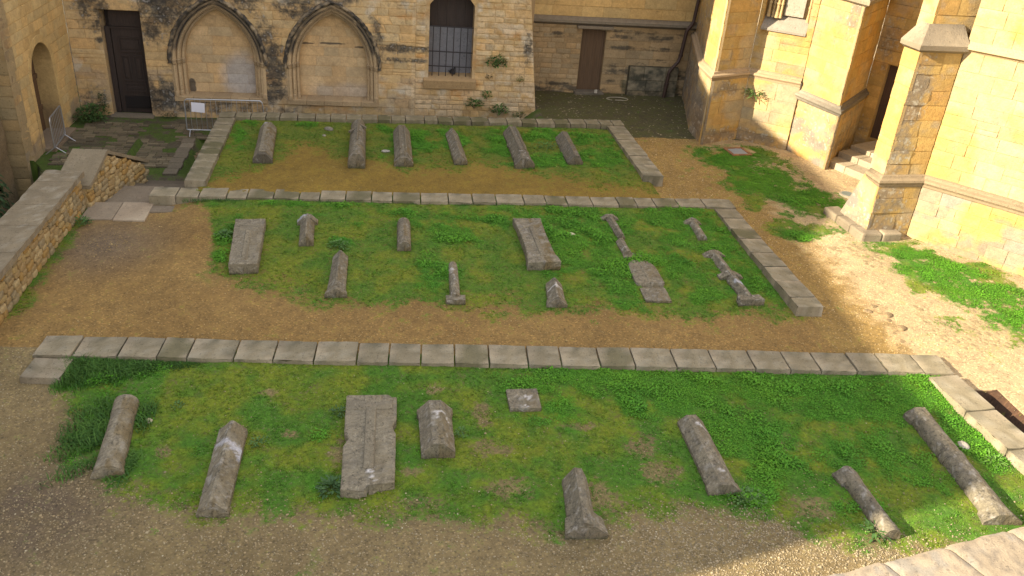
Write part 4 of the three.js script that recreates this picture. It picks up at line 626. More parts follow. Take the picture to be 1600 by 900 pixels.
  // coping slabs
  const cg = (x, y, z) => over(mix3([0.17, 0.138, 0.092], [0.32, 0.265, 0.18], f3(x * 4, y * 4, z * 4, 4, 3)), [0.42, 0.39, 0.32], 0.5 * ss(0.58, 0.72, f3(x * 14, y * 14, z * 14, 3, 5)));
  let z = -9.0; for (const l of [0.95, 1.1, 0.9, 1.05, 0.98, 1.1, 0.95, 1.15, 0.62]) { part(W, 'coping_slab', paint(triUV(disp(new THREE.BoxGeometry(0.74, 0.11, l - 0.01, 8, 2, 10).translate(-6.5, 0.895, z - l / 2), 0.016, 7)), cg), kerbMat); z -= l; }
  const slope = (za, ya, zb, yb, x0, wd, sk) => { const s = new THREE.BoxGeometry(wd, 0.08, 1, 3, 1, 3), p = s.attributes.position; for (let i = 0; i < p.count; i++) { const t = p.getZ(i) + 0.5; p.setXYZ(i, p.getX(i) + lerp(x0, x0 + sk, 1 - t) - wd / 2, p.getY(i) + lerp(yb, ya, t), lerp(zb, za, t)); } s.computeVertexNormals(); return paint(triUV(disp(s, 0.01, 4)), cg); };
  part(W, 'coping_slab', slope(-17.68, 0.63, -18.78, 1.03, -6.02, 0.72, 0.12), kerbMat, 'tilted coping slab of the gabled end');
  part(W, 'coping_slab', slope(-18.78, 1.02, -20.6, 0.11, -5.92, 0.66, 0.36), kerbMat, 'coping slab running down with the stair');
}

// ═════════════ the wall top in the lower right corner ═════════════
{
  const T = thing('foreground_wall', 'sunlit pale wall top of big rough slabs in the lower right corner', 'wall', [6.8, 0, -7.1]);
  const F = mkFace([4.2, -6.48], [10.2, -7.74]), r = rng(31); let u = -0.1;
  for (const l of [1.02, 1.0, 0.98, 1.04, 1.0, 1.0]) {
    const g = new THREE.BoxGeometry(l - 0.02, 0.42, 1.7, 16, 3, 24), p = g.attributes.position;
    for (let i = 0; i < p.count; i++) { const X = p.getX(i), Y = p.getY(i), Z = p.getZ(i), e = Math.max(Math.abs(X) / (l / 2), 0), ez = Z > 0 ? 0 : Math.abs(Z) / 0.85; let y = Y; if (Y > 0.2) y -= 0.022 * ss(0.86, 1, e) + 0.035 * ss(0.9, 1, ez); p.setXYZ(i, X + (Z + 0.85) * 0.18 + (Y > 0.2 ? 0.012 * (f2(Z * 5, u, 2, 3) - 0.5) : 0), y, Z + (ez > 0.95 ? 0.035 * (f2((X + u) * 4, Y * 3, 3, 12) - 0.5) : 0)); }
    g.translate(u + l / 2, 0.17, 0.85); disp(g, 0.014, 6, 2); g.applyMatrix4(new THREE.Matrix4().makeTranslation(0, 0, 0)); g.applyMatrix4(faceMatrix({ ...F, N: F.N, o: F.o })); g.translate(-6.8, 0, 7.1); g.computeVertexNormals();
    const k = 0.93 + 0.14 * r(); part(T, 'coping_slab', paint(triUV(mergeVertices(g.deleteAttribute('uv'), 0.0001)), (x, y, z) => { const a = f3(x * 5, y * 5, z * 5, 4, 3), b = f3(x * 16, y * 16, z * 16, 3, 5); let c = mix3([0.33, 0.265, 0.19], [0.45, 0.375, 0.285], a).map(v => v * k); c = over(c, [0.2, 0.17, 0.14], 0.7 * ss(0.56, 0.7, b)); return over(c, [0.3, 0.28, 0.25], 0.7 * ss(0.58, 0.7, a)); }), kerbMat); u += l;
  }
}
// ═════════════ grave stones ═════════════
// One carved mass: a cross-section carried from the far end (t = 0) to the near end (t = 1).
const PROFILE = {
  round: Array.from({ length: 25 }, (_, i) => { const a = Math.PI * (1 - i / 24); return [Math.cos(a) * (0.94 + 0.06 * Math.sin(a)), Math.pow(Math.sin(a), 0.7)]; }),
  coped: poly([[-1, 0], [-1, 0.42], [-0.36, 1], [0.36, 1], [1, 0.42], [1, 0]]), ridge: poly([[-1, 0], [-0.97, 0.4], [-0.1, 1], [0.1, 1], [0.97, 0.4], [1, 0]]),
  steep: poly([[-1, 0], [-0.96, 0.24], [-0.12, 1], [0.46, 0.95], [0.96, 0.3], [1, 0]]), flat: poly([[-1, 0], [-1, 0.93], [-0.96, 1], [0.96, 1], [1, 0.93], [1, 0]]),
};
function poly(P) { const o = []; for (let i = 0; i < P.length - 1; i++) { const l = Math.hypot((P[i + 1][0] - P[i][0]) * 0.9, P[i + 1][1] - P[i][1]), n = Math.max(1, Math.round(l * 8)); for (let k = 0; k < n; k++) o.push([lerp(P[i][0], P[i + 1][0], k / n), lerp(P[i][1], P[i + 1][1], k / n)]); } o.push(P[P.length - 1]); return o; }
function mass(len, wf, wn, h, o) { // along +z from 0 to len; o.shape(t, s, x) may change width / height locally
  const P = PROFILE[o.kind], ns = P.length - 1, nt = Math.max(8, Math.round(len / 0.035)), rows = [], seed = o.seed, cap = [[0, 0], [0, 0.35], [0, 0.75], [0, 0.93], [0.018 / len, 1]];
  for (const [t, k] of cap) rows.push([t, k]); for (let i = 1; i < nt; i++) rows.push([i / nt, 1]); for (const [t, k] of [...cap].reverse()) rows.push([1 - t, k]);
  const pos = [], idx = [];
  rows.forEach(([t, k], j) => {
    for (let i = 0; i <= ns; i++) {
      const [px, py] = P[i], W = lerp(wf, wn, t) / 2, sc = o.shape ? o.shape(t, px) : [1, 1];
      let x = px * W * sc[0], y = py * h * sc[1], z = t * len; if (k < 0.9) { x *= k; y *= k; }
      if (k > 0.9 && k < 1) { x *= 0.985; y *= 0.97; }
      const e = (o.rough ?? 0.009) * 0.8, q = f3(x * 7 + seed, y * 7, z * 7, 3, seed) - 0.5, q2 = f3(x * 22, y * 22 + seed, z * 22, 2, seed + 3) - 0.5, q3 = f3(x * 2.2 + seed * 3, y * 2, z * 2.2, 2, 5) - 0.5;
      const nx = px, ny = py + 0.15, nl = Math.hypot(nx, ny) || 1, am = e * (1.5 * q + 1.3 * q2) + e * 0.9 * q3;
      x += nx / nl * am; if (py > 0.05) y += ny / nl * am; z += e * 2.2 * (f3(x * 6, y * 6, (t > 0.5 ? 40 : 0) + seed, 3, 2) - 0.5) * (t < 0.04 || t > 0.96 ? 2 : 0.3);
      if (o.cut) { const c = o.cut(x, z); if (c) { x += c[0]; y += c[1]; z += c[2] || 0; } }
      pos.push(x, y, z); if (i && j) { const a = (j - 1) * (ns + 1) + i - 1; idx.push(a, a + ns + 1, a + 1, a + 1, a + ns + 1, a + ns + 2); }
    }
  });
  const g = new THREE.BufferGeometry(); g.setAttribute('position', new THREE.Float32BufferAttribute(pos, 3)); g.setIndex(idx); return toCreasedNormals(g, 0.6);
}
function seg(px, py, a, b) { const dx = b[0] - a[0], dy = b[1] - a[1], t = clamp(((px - a[0]) * dx + (py - a[1]) * dy) / (dx * dx + dy * dy)); return Math.hypot(px - a[0] - dx * t, py - a[1] - dy * t); }
function stoneColour(o, h) { // grey weathered limestone, lichen spots, moss on the flanks, and white paint or lichen where the photo has it
  const s = o.seed, dark = o.dark ?? 0.4;
  return (x, y, z) => {
    const a = f3(x * 3 + s, y * 3, z * 3, 3, 4), b = f3(x * 11, y * 11 + s, z * 11, 3, 7), c = f3(x * 30, y * 30, z * 30 + s, 2, 9);
    let k = mix3([0.185, 0.16, 0.115], [0.37, 0.325, 0.235], clamp(a * 0.7 + b * 0.5 - 0.1 - (dark - 0.4)));
    k = over(k, [0.075, 0.068, 0.058], ss(0.42, 0.8, b * 0.5 + c * 0.5 + dark * 0.2) * 0.62);
    k = over(k, [0.42, 0.40, 0.37], ss(0.62, 0.7, f3(x * 16 + s, y * 16, z * 16, 3, 12)) * (o.lichen ?? 0.35));
    k = over(k, [0.17, 0.118, 0.04], (o.moss ?? 0.4) * 0.85 * ss(0.42, 0.7, f3(x * 8, y * 8, z * 6 + s, 4, 13) + (x > 0 ? 0.12 : -0.2) + (y < h * 0.5 ? 0.1 : -0.1)));
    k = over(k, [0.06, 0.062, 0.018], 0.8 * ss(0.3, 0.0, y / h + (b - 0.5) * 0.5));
    if (o.paint) for (const P of o.paint) { let d = 9; for (let i = 0; i < P.pts.length - 1; i++) d = Math.min(d, seg(x, z, P.pts[i], P.pts[i + 1])); const m = P.r - d + (c - 0.5) * P.r * (P.ragged ?? 0.6); if (y > h * 0.3) k = over(k, P.c ?? [0.68, 0.66, 0.66], 0.85 * ss(0, P.r * 0.5, m * 0.8 + (f3(x * 40, y * 40, z * 40, 2, 6) - 0.6) * P.r * 0.6)); }
    return k;
  };
}
function grave(label, cat, far, near, wf, wn, h, y0, o, name = 'grave_stone', group) {
  y0 ??= level((far[0] + near[0]) / 2, (far[1] + near[1]) / 2);
  const dx = near[0] - far[0], dz = near[1] - far[1], len = Math.hypot(dx, dz), T = thing(name, label, cat, [far[0], y0 - 0.03, far[1]], Math.atan2(dx, dz), group); h += 0.03;
  const col = stoneColour(o, h), add = (n, g, oo) => part(T, n, paint(triUV(g), oo ? stoneColour({ ...o, paint: null, ...oo }, h) : (x, y, z) => col(x, y, z)), tombMat);
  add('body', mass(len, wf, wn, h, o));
  for (const e of o.ends ?? []) { // wider head, foot or collar blocks: [name, z, length, width, height, kind]
    const g = mass(e[2], e[3], e[6] ?? e[3], e[4] + 0.03, { kind: e[5] ?? 'coped', seed: o.seed + e[1] * 31 | 0, rough: o.rough }); g.translate(e[7] ?? 0, 0, e[1]); add(e[0], g, e[8]);
  }
  for (const e of o.reliefs ?? []) { // raised bars of a carved cross: [name, x, z, width, length, turn]
    const g = disp(new RoundedBoxGeometry(e[3], 0.07, e[4], 3, 0.02), 0.008, 9, o.seed); g.rotateY(e[5] ?? 0); g.translate(e[1], h + (e[6] ?? -0.008), e[2]); add(e[0], g, {});
  }
  return T;
}
const W = (pts, r, ragged, c) => ({ pts, r, ragged, c });
// near plot, from the left
grave('long half-round stone with broad head, leftmost in the nearest plot amid long grass', 'grave stone', [-3.72, -10.86], [-3.58, -9.3], 0.34, 0.4, 0.2, 0, { kind: 'round', seed: 3, moss: 0.75, lichen: 0.3, dark: 0.22, ends: [['head', -0.02, 0.34, 0.37, 0.215, 'round', 0.37], ['foot', 1.44, 0.14, 0.42, 0.15, 'round', 0.46]] });
grave('narrow ridged stone with a white lichen band, second from left in the nearest plot', 'grave stone', [-2.10, -10.16], [-2.12, -8.5], 0.40, 0.38, 0.24, 0, { kind: 'ridge', seed: 7, lichen: 0.75, dark: 0.32, moss: 0.5, paint: [W([[-0.12, 0.42], [0.1, 0.5]], 0.09, 1.4, [0.55, 0.55, 0.62]), W([[0.16, 0.5], [0.2, 0.7]], 0.05, 1.6, [0.55, 0.55, 0.62])], ends: [['foot', 1.56, 0.12, 0.41, 0.16, 'ridge', 0.42]] });
grave('large broken flat slab carved with a long raised cross shaft and white painted mark', 'grave slab', [-0.15, -10.84], [-0.19, -8.66], 0.76, 0.70, 0.14, 0, { kind: 'flat', seed: 11, rough: 0.012, lichen: 0.15, dark: 0.2, moss: 0.3,
  cut: (x, z) => { let c = 0; const b = z - (1.98 + 0.16 * (x < 0 ? 1 - Math.abs(x + 0.1) * 1.2 : 0.3 - x * 0.9)); if (b > 0) c = -b; const w = -0.36 - x + 0.10 * ss(0.3, 0.05, Math.abs(z - 1.0)) - 0.04; const e = [0, 0, c]; if (x < -0.24 && Math.abs(z - 1.05) < 0.16) e[0] = 0.06 * (1 - Math.abs(z - 1.05) / 0.16); if (x > 0.3 && Math.abs(z - 0.78) < 0.16) e[0] = -0.05 * (1 - Math.abs(z - 0.78) / 0.16); if (x > 0.26 && z < 0.1) e[2] += 0.06; void w; return e; },
  paint: [W([[0.0, 1.72], [0.05, 1.68], [0.075, 1.73], [0.03, 1.79], [0.0, 1.74]], 0.022, 0.5), W([[0.03, 1.79], [0.04, 1.86], [0.1, 1.93]], 0.022, 0.5)],
  reliefs: [['cross_shaft', 0.0, 1.02, 0.15, 1.36], ['cross_arm', -0.02, 0.28, 0.68, 0.2, 0.03, -0.015], ['cross_head', 0.02, 0.13, 0.26, 0.2, 0, -0.015]] });
grave('short coped stone with a collared head and white mark, beside the large slab', 'grave stone', [0.79, -10.5], [0.79, -9.47], 0.50, 0.48, 0.27, 0, { kind: 'coped', seed: 15, lichen: 0.55, dark: 0.38, moss: 0.6, paint: [W([[-0.06, 0.3], [0.12, 0.28]], 0.028, 0.7), W([[0.02, 0.3], [0.03, 0.42]], 0.026, 0.7), W([[0.14, 0.3], [0.17, 0.42]], 0.016, 0.9)], ends: [['head', -0.02, 0.14, 0.54, 0.25, 'coped']] });
grave('small square slab lying flush with the turf, with white lichen patches', 'grave slab', [2.19, -10.98], [2.19, -10.48], 0.5, 0.49, 0.055, 0.04, { kind: 'flat', seed: 19, lichen: 0.6, dark: 0.4, rough: 0.007, paint: [W([[0.03, 0.2], [0.1, 0.22], [0.12, 0.19]], 0.035, 0.8), W([[0.08, 0.25], [0.06, 0.28]], 0.03, 0.8), W([[0.01, 0.44], [0.02, 0.46]], 0.028, 0.8)] });
grave('coped stone with a wide square foot, standing nearest the bare gravel', 'grave stone', [2.64, -8.9], [2.56, -7.84], 0.36, 0.38, 0.26, 0, { kind: 'steep', seed: 23, lichen: 0.55, dark: 0.5, moss: 0.25, ends: [['foot', 0.78, 0.3, 0.50, 0.21, 'coped', 0.56, 0.03]] });
grave('long low coped stone flaring to its foot, in lush grass of the nearest plot', 'grave stone', [4.70, -10.1], [4.70, -8.52], 0.40, 0.42, 0.19, 0, { kind: 'coped', seed: 27, lichen: 0.4, dark: 0.42, moss: 0.4, paint: [W([[0.02, 0.22], [0.14, 0.3]], 0.04, 1.0), W([[0.0, 1.25], [0.05, 1.3]], 0.03, 0.9)], ends: [['foot', 1.42, 0.16, 0.45, 0.185, 'coped', 0.48]] });
grave('slim round stone with a small knobbed head, second from right in the nearest plot', 'grave stone', [6.64, -8.84], [6.68, -7.6], 0.27, 0.26, 0.17, 0, { kind: 'round', seed: 31, lichen: 0.6, dark: 0.5, ends: [['head', 0.0, 0.24, 0.40, 0.15, 'coped', 0.34], ['foot', 1.12, 0.16, 0.27, 0.18, 'round']] });
grave('very long round stone with a flared sunlit foot, rightmost in the nearest plot', 'grave stone', [8.55, -10.12], [8.40, -7.72], 0.36, 0.42, 0.2, 0, { kind: 'round', seed: 35, lichen: 0.6, dark: 0.45, ends: [['head', -0.02, 0.2, 0.46, 0.2, 'coped', 0.42], ['collar', 1.04, 0.12, 0.42, 0.21, 'round'], ['foot', 2.2, 0.22, 0.48, 0.2, 'coped', 0.58]] });
// middle plot
const yM = null;
grave('broad flat slab with a faint carved cross, leftmost in the middle plot', 'grave slab', [-2.67, -16.67], [-2.55, -14.65], 0.60, 0.52, 0.19, yM, { kind: 'flat', seed: 41, rough: 0.016, lichen: 0.25, dark: 0.25, moss: 0.35, reliefs: [['cross_shaft', 0, 1.2, 0.12, 1.3, 0, -0.022], ['cross_arm', 0, 0.32, 0.4, 0.12, 0.1, -0.022]] });
grave('short ridged stone with a white-stained crossbar at its head, near the middle kerb', 'grave stone', [-1.54, -16.89], [-1.49, -15.76], 0.30, 0.29, 0.22, yM, { kind: 'ridge', seed: 43, lichen: 0.4, moss: 0.7, paint: [W([[-0.2, 0.1], [-0.05, 0.08]], 0.06, 1.2, [0.5, 0.53, 0.62])], ends: [['cross_arm', 0.0, 0.2, 0.44, 0.2, 'coped', 0.42, 0, { paint: [W([[-0.2, 0.08], [-0.04, 0.06]], 0.07, 1.2, [0.5, 0.53, 0.62])] }]] });
grave('ridged stone with a splayed foot and a tuft of weeds at its head', 'grave stone', [-0.795, -15.31], [-0.82, -13.9], 0.30, 0.34, 0.2, yM, { kind: 'ridge', seed: 45, lichen: 0.6, dark: 0.42, moss: 0.55, ends: [['foot', 1.38, 0.14, 0.38, 0.17, 'ridge', 0.42]] });
grave('short plain round-backed stone standing alone in the grass near the middle kerb', 'grave stone', [0.464, -16.8], [0.447, -15.59], 0.30, 0.30, 0.2, yM, { kind: 'round', seed: 47, lichen: 0.7, dark: 0.42, moss: 0.7 });
grave('slender stone with white spots and a small flat foot, front row of the middle plot', 'grave stone', [1.38, -14.98], [1.34, -13.67], 0.20, 0.20, 0.14, yM, { kind: 'round', seed: 49, lichen: 0.9, dark: 0.32, ends: [['foot', 1.25, 0.17, 0.36, 0.08, 'flat']], paint: [W([[-0.06, 0.3], [-0.02, 0.36]], 0.05, 1.2)] });
grave('wide mossy slab with a raised cross and white marks in the middle plot', 'grave slab', [3.13, -16.89], [3.18, -14.8], 0.62, 0.62, 0.18, yM, { kind: 'flat', seed: 51, rough: 0.018, lichen: 0.45, dark: 0.35, moss: 0.9, shape: (t, px) => [t > 0.86 ? 1 + (t - 0.86) * 0.8 : 1 - 0.12 * Math.sin(Math.PI * t), 1], paint: [W([[-0.04, 0.42], [0.06, 0.48]], 0.06, 1.2), W([[0.02, 0.5], [0.03, 0.62]], 0.035, 1), W([[0.03, 1.35], [0.05, 1.55]], 0.03, 1.4)], reliefs: [['cross_shaft', 0.02, 1.15, 0.12, 1.4, 0, -0.015], ['cross_arm', 0.0, 0.46, 0.36, 0.12, 0, -0.015]] });
grave('short stone stump with a white cross mark, in the middle plot', 'grave stone', [3.27, -14.2], [3.2, -13.44], 0.32, 0.34, 0.22, yM, { kind: 'ridge', seed: 53, lichen: 0.4, moss: 0.5, paint: [W([[-0.12, 0.34], [0.12, 0.26]], 0.03, 0.8), W([[0.02, 0.22], [0.02, 0.38]], 0.025, 0.8)], ends: [['foot', 0.62, 0.18, 0.38, 0.19, 'ridge', 0.4]] });
grave('thin upper half of a broken cross stone with a short head bar', 'grave stone', [5.07, -17.26], [5.11, -16.2], 0.19, 0.17, 0.12, yM, { kind: 'coped', seed: 55, lichen: 0.5, ends: [['cross_arm', 0.0, 0.14, 0.4, 0.12, 'coped']] });
grave('thin lower half of a broken cross stone with white mottling and a sunken flat foot', 'grave stone', [5.05, -16.06], [5.06, -15.45], 0.2, 0.2, 0.12, yM, { kind: 'coped', seed: 57, lichen: 0.95, dark: 0.35, ends: [['foot', 0.56, 0.18, 0.36, 0.03, 'flat', 0.4, 0.08]] });
grave('thin cracked slab with a pointed head and incised cross, sinking into the turf', 'grave slab', [5.23, -15.21], [5.2, -13.59], 0.56, 0.6, 0.06, yM, { kind: 'flat', seed: 59, rough: 0.014, lichen: 0.55, dark: 0.36, moss: 0.5, shape: (t, px) => [t < 0.24 ? 0.34 + 0.66 * Math.sqrt(Math.max(0, 1 - (1 - t / 0.24) ** 2)) : t > 0.6 ? 0.86 : 1, t > 0.62 && t < 0.68 ? 0.25 : t > 0.68 ? 0.6 : 1], reliefs: [['cross_shaft', 0, 0.6, 0.07, 0.72, 0, -0.02], ['cross_arm', -0.02, 0.42, 0.3, 0.06, 0.4, -0.02]] });
grave('short stub with a crossbar head, in the far right corner of the middle plot', 'grave stone', [6.97, -17.09], [6.92, -16.13], 0.2, 0.22, 0.13, yM, { kind: 'round', seed: 61, lichen: 0.7, ends: [['cross_arm', 0.02, 0.16, 0.4, 0.12, 'coped']] });
grave('long slender cross stone with two bars and a wide foot, in the middle plot', 'grave stone', [6.95, -15.55], [6.99, -13.57], 0.22, 0.24, 0.14, yM, { kind: 'coped', seed: 63, lichen: 0.75, dark: 0.4, ends: [['head', 0.0, 0.17, 0.50, 0.13, 'coped'], ['cross_arm', 0.92, 0.17, 0.5, 0.12, 'coped'], ['foot', 1.92, 0.19, 0.46, 0.12, 'flat', 0.52]], paint: [W([[-0.05, 1.35], [0.05, 1.5]], 0.06, 1.4, [0.5, 0.52, 0.6])] });
// far plot
const yF = null;
grave('mossy coped stone with a blackened butt end, leftmost in the farthest plot', 'grave stone', [-2.92, -22.24], [-2.81, -20.02], 0.42, 0.44, 0.26, yF, { kind: 'coped', seed: 71, moss: 1, dark: 0.3, ends: [['foot', 2.22, 0.14, 0.46, 0.24, 'coped', 0.46, 0, { dark: 1.2, moss: 0.1 }]], paint: [W([[-0.12, 0.1], [-0.05, 0.12]], 0.06, 1, [0.5, 0.52, 0.58])] });
grave('thick round-backed stone with a carved pattern, biggest in the farthest plot', 'grave stone', [-0.613, -22.34], [-0.596, -19.74], 0.42, 0.44, 0.36, yF, { kind: 'round', seed: 73, rough: 0.018, lichen: 0.5, dark: 0.52, moss: 0.55, reliefs: [['carved_rib', 0, 0.9, 0.05, 1.5, 0, 0.0], ['carved_rib', 0.1, 0.45, 0.05, 0.4, 0.6, -0.03], ['carved_rib', -0.1, 0.8, 0.05, 0.4, -0.6, -0.03]] });
grave('long moulded stone with fluted sides, third from left in the farthest plot', 'grave stone', [0.524, -22.2], [0.536, -20.02], 0.44, 0.44, 0.29, yF, { kind: 'coped', seed: 75, lichen: 0.45, dark: 0.45, moss: 0.75, reliefs: [['fluting', -0.07, 1.05, 0.05, 1.7], ['fluting', 0.07, 1.05, 0.05, 1.7]], ends: [['foot', 2.05, 0.24, 0.47, 0.22, 'coped', 0.47]] });
grave('narrow ridged stone without head or foot, fourth from left in the farthest plot', 'grave stone', [1.86, -22.2], [1.95, -20.08], 0.34, 0.34, 0.24, yF, { kind: 'ridge', seed: 77, lichen: 0.75, dark: 0.48, moss: 0.5 });
grave('dark fluted stone with a broad pale foot, fifth from left in the farthest plot', 'grave stone', [3.51, -22.36], [3.53, -20.02], 0.46, 0.44, 0.28, yF, { kind: 'coped', seed: 79, rough: 0.018, lichen: 0.6, dark: 0.62, moss: 0.35, reliefs: [['fluting', -0.06, 1.0, 0.05, 1.8], ['fluting', 0.08, 1.0, 0.05, 1.8]], ends: [['foot', 2.12, 0.32, 0.48, 0.26, 'coped', 0.5], ['cross_arm', 0.9, 0.12, 0.5, 0.2, 'coped']] });
grave('smooth blue-grey coped stone at the right end of the farthest plot', 'grave stone', [4.9, -22.15], [4.89, -20.26], 0.46, 0.42, 0.25, yF, { kind: 'steep', seed: 81, lichen: 0.3, dark: 0.72, moss: 0.45 });

// ═════════════ loose stones ═════════════
function pebble(label, cat, x, y, z, r, c, sq = 0.6, group, name = 'loose_stone') {
  const g = mergeVertices(new THREE.IcosahedronGeometry(r, 2).deleteAttribute('uv').deleteAttribute('normal')), p = g.attributes.position; for (let i = 0; i < p.count; i++) { const f = 0.75 + 0.5 * f3(p.getX(i) / r * 1.3 + x, p.getY(i) / r * 1.3, p.getZ(i) / r * 1.3 + z, 2, 3); p.setXYZ(i, p.getX(i) * f * 1.2, p.getY(i) * f * sq, p.getZ(i) * f * 0.9); } g.computeVertexNormals();
  const m = part(scene, name, paint(triUV(g), c), tombMat); m.position.set(x, (y ?? level(x, z)) + r * sq * 0.55, z); m.rotation.y = x * 3; return tag(m, label, cat, group);
}
pebble('pale flat pebble lying on the moss beside the leftmost stone of the nearest plot', 'pebble', -3.33, 0, -10.48, 0.05, [0.55, 0.47, 0.34]);
pebble('cream round pebble on the grass right of the wide mossy slab', 'pebble', 4.05, yM, -16.37, 0.065, [0.6, 0.54, 0.4]);
pebble('grey flat stone lying in the farthest plot left of the thick round-backed stone', 'stone', -1.38, yF, -22.4, 0.12, [0.26, 0.24, 0.19], 0.4);
pebble('small grey pebble in front of the flat stone in the farthest plot', 'pebble', -1.48, yF, -21.9, 0.06, [0.3, 0.28, 0.22], 0.5);
pebble('pale thin flake of stone beside the foot of the fluted stone', 'stone', 0.1, yF, -20.9, 0.1, [0.42, 0.4, 0.34], 0.25);
pebble('white pebble beside the very long round stone near the right kerb', 'pebble', 8.9, 0, -9.37, 0.085, [0.6, 0.55, 0.46], 0.5);
pebble('small white pebble on the grass beyond the small square slab', 'pebble', 3.27, 0, -10.86, 0.04, [0.6, 0.57, 0.5]);
pebble('dark clod at the gravel edge left of the nearest plot', 'clod', -3.72, 0, -9.38, 0.05, [0.06, 0.045, 0.035], 0.5);
{ const r = rng(5), nth = ['first', 'second', 'third', 'fourth', 'fifth', 'sixth', 'seventh', 'eighth']; for (let i = 0; i < 8; i++) { const t = i / 7; pebble(`rough buff stone, ${nth[i]} from the far end of the loose row edging the sunlit path`, 'stone', 9.46 + 0.1 * t + 0.4 * (r() - 0.5), pathY(-13.4 + 1.7 * t) - 0.015, -13.5 + 1.6 * t + 0.2 * (r() - 0.5), 0.05 + 0.08 * r() * r(), [0.30, 0.215, 0.115], 0.4, 'rough stones edging the sunlit path'); } }
pebble('white scrap of paper lying on the mossy paving before the panelled door', 'paper', -6.0, -0.5, -25.1, 0.07, [0.6, 0.6, 0.62], 0.15, undefined, 'paper_scrap');

// ═════════════ crowd barriers, notice, covers, hose, bird ═════════════
function barrier(label, pos, turn, L, H = 1.08, n = 15) {
  const T = thing('crowd_barrier', label, 'barrier', pos, turn), y0 = 0.22, c = 0.09;
  part(T, 'frame', tube([[0, y0, 0], [0, H - c, 0], [c * 0.3, H - c * 0.3, 0], [c, H, 0], [L - c, H, 0], [L - c * 0.3, H - c * 0.3, 0], [L, H - c, 0], [L, y0, 0], [0, y0, 0]], 0.019, 90), steelMat);
  for (let i = 1; i < n; i++) part(T, 'bar', rod([L * i / n, y0, 0], [L * i / n, H, 0], 0.0075), steelMat);
  for (const x of [0.08, L - 0.08]) part(T, 'foot', merge([rod([x, y0, 0], [x, 0.02, -0.26], 0.014), rod([x, y0, 0], [x, 0.02, 0.26], 0.014)]), steelMat);
}
barrier('steel crowd barrier with a white notice, standing between the panelled door and the left niche', [-5.42, -0.55, -24.3], 0.02, 2.1, 1.1);
barrier('steel crowd barrier leaning by the round-arched doorway of the left house', [-8.36, -0.52, -22.5], Math.PI / 2 + 0.08, 1.15, 1.0, 8);
{ const g = new THREE.PlaneGeometry(0.36, 0.27, 6, 4), p = g.attributes.position; for (let i = 0; i < p.count; i++) p.setZ(i, 0.012 * Math.sin(p.getX(i) * 9) + 0.006); const m = part(scene, 'paper_notice', g, std({ color: lin(0.66, 0.66, 0.74), side: THREE.DoubleSide, roughness: 0.6 })); m.position.set(-5.06, 0.33, -24.275); m.rotation.set(-0.04, 0.02, -0.05); tag(m, 'blank white sheet in a plastic sleeve hung on the barrier by the left niche', 'notice'); }
{
  const T = thing('drain_cover', 'square metal drain cover in a brick surround, in the grass before the church', 'drain cover', [9.95, 0.205, -22.0], 0.12), r = rng(3);
  for (let i = 0; i < 4; i++) for (let k = 0; k < 3; k++) { const g = box(0.2, 0.09, 0.09, -0.2 + k * 0.2, 0, 0.27, 0.012); g.rotateY(i * Math.PI / 2); part(T, 'brick', paint(noIdx(g), (k => [0.34, 0.17, 0.085].map(c => c * k))(0.7 + 0.5 * r())), kerbMat); }
  part(T, 'cover', box(0.43, 0.07, 0.43, 0, 0, 0, 0.006), std({ color: lin(0.3, 0.34, 0.4), metalness: 0.4, roughness: 0.5 }));
  const R = thing('drain_cover', 'small round iron drain cover beside the foot of the nearest buttress', 'drain cover', [11.75, 0.215, -18.95]); part(R, 'rim', paint(triUV(new THREE.CylinderGeometry(0.2, 0.22, 0.07, 24)), [0.36, 0.32, 0.25]), kerbMat); part(R, 'cover', new THREE.CylinderGeometry(0.15, 0.15, 0.085, 24), std({ color: lin(0.17, 0.2, 0.19), metalness: 0.3, roughness: 0.6 }));
  tag(part(scene, 'hose', tube(Array.from({ length: 22 }, (_, i) => { const a = i / 21 * 6.0 + 2.2; return [7.75 + 0.36 * Math.cos(a), 0.1 + (i > 18 ? 0.02 : 0), -27.25 + 0.2 * Math.sin(a)]; }), 0.016, 60, 6), std({ color: lin(0.3, 0.27, 0.2) })), 'thin pale hose lying in a loop below the brown court door', 'hose');
  tag(part(scene, 'stone_scrap', paint(triUV(disp(box(0.1, 0.12, 0.07, 7.1, 0.2, -27.7, 0.02), 0.01, 9)), [0.55, 0.52, 0.46]), kerbMat), 'small white lump on the step of the brown court door', 'stone');
}
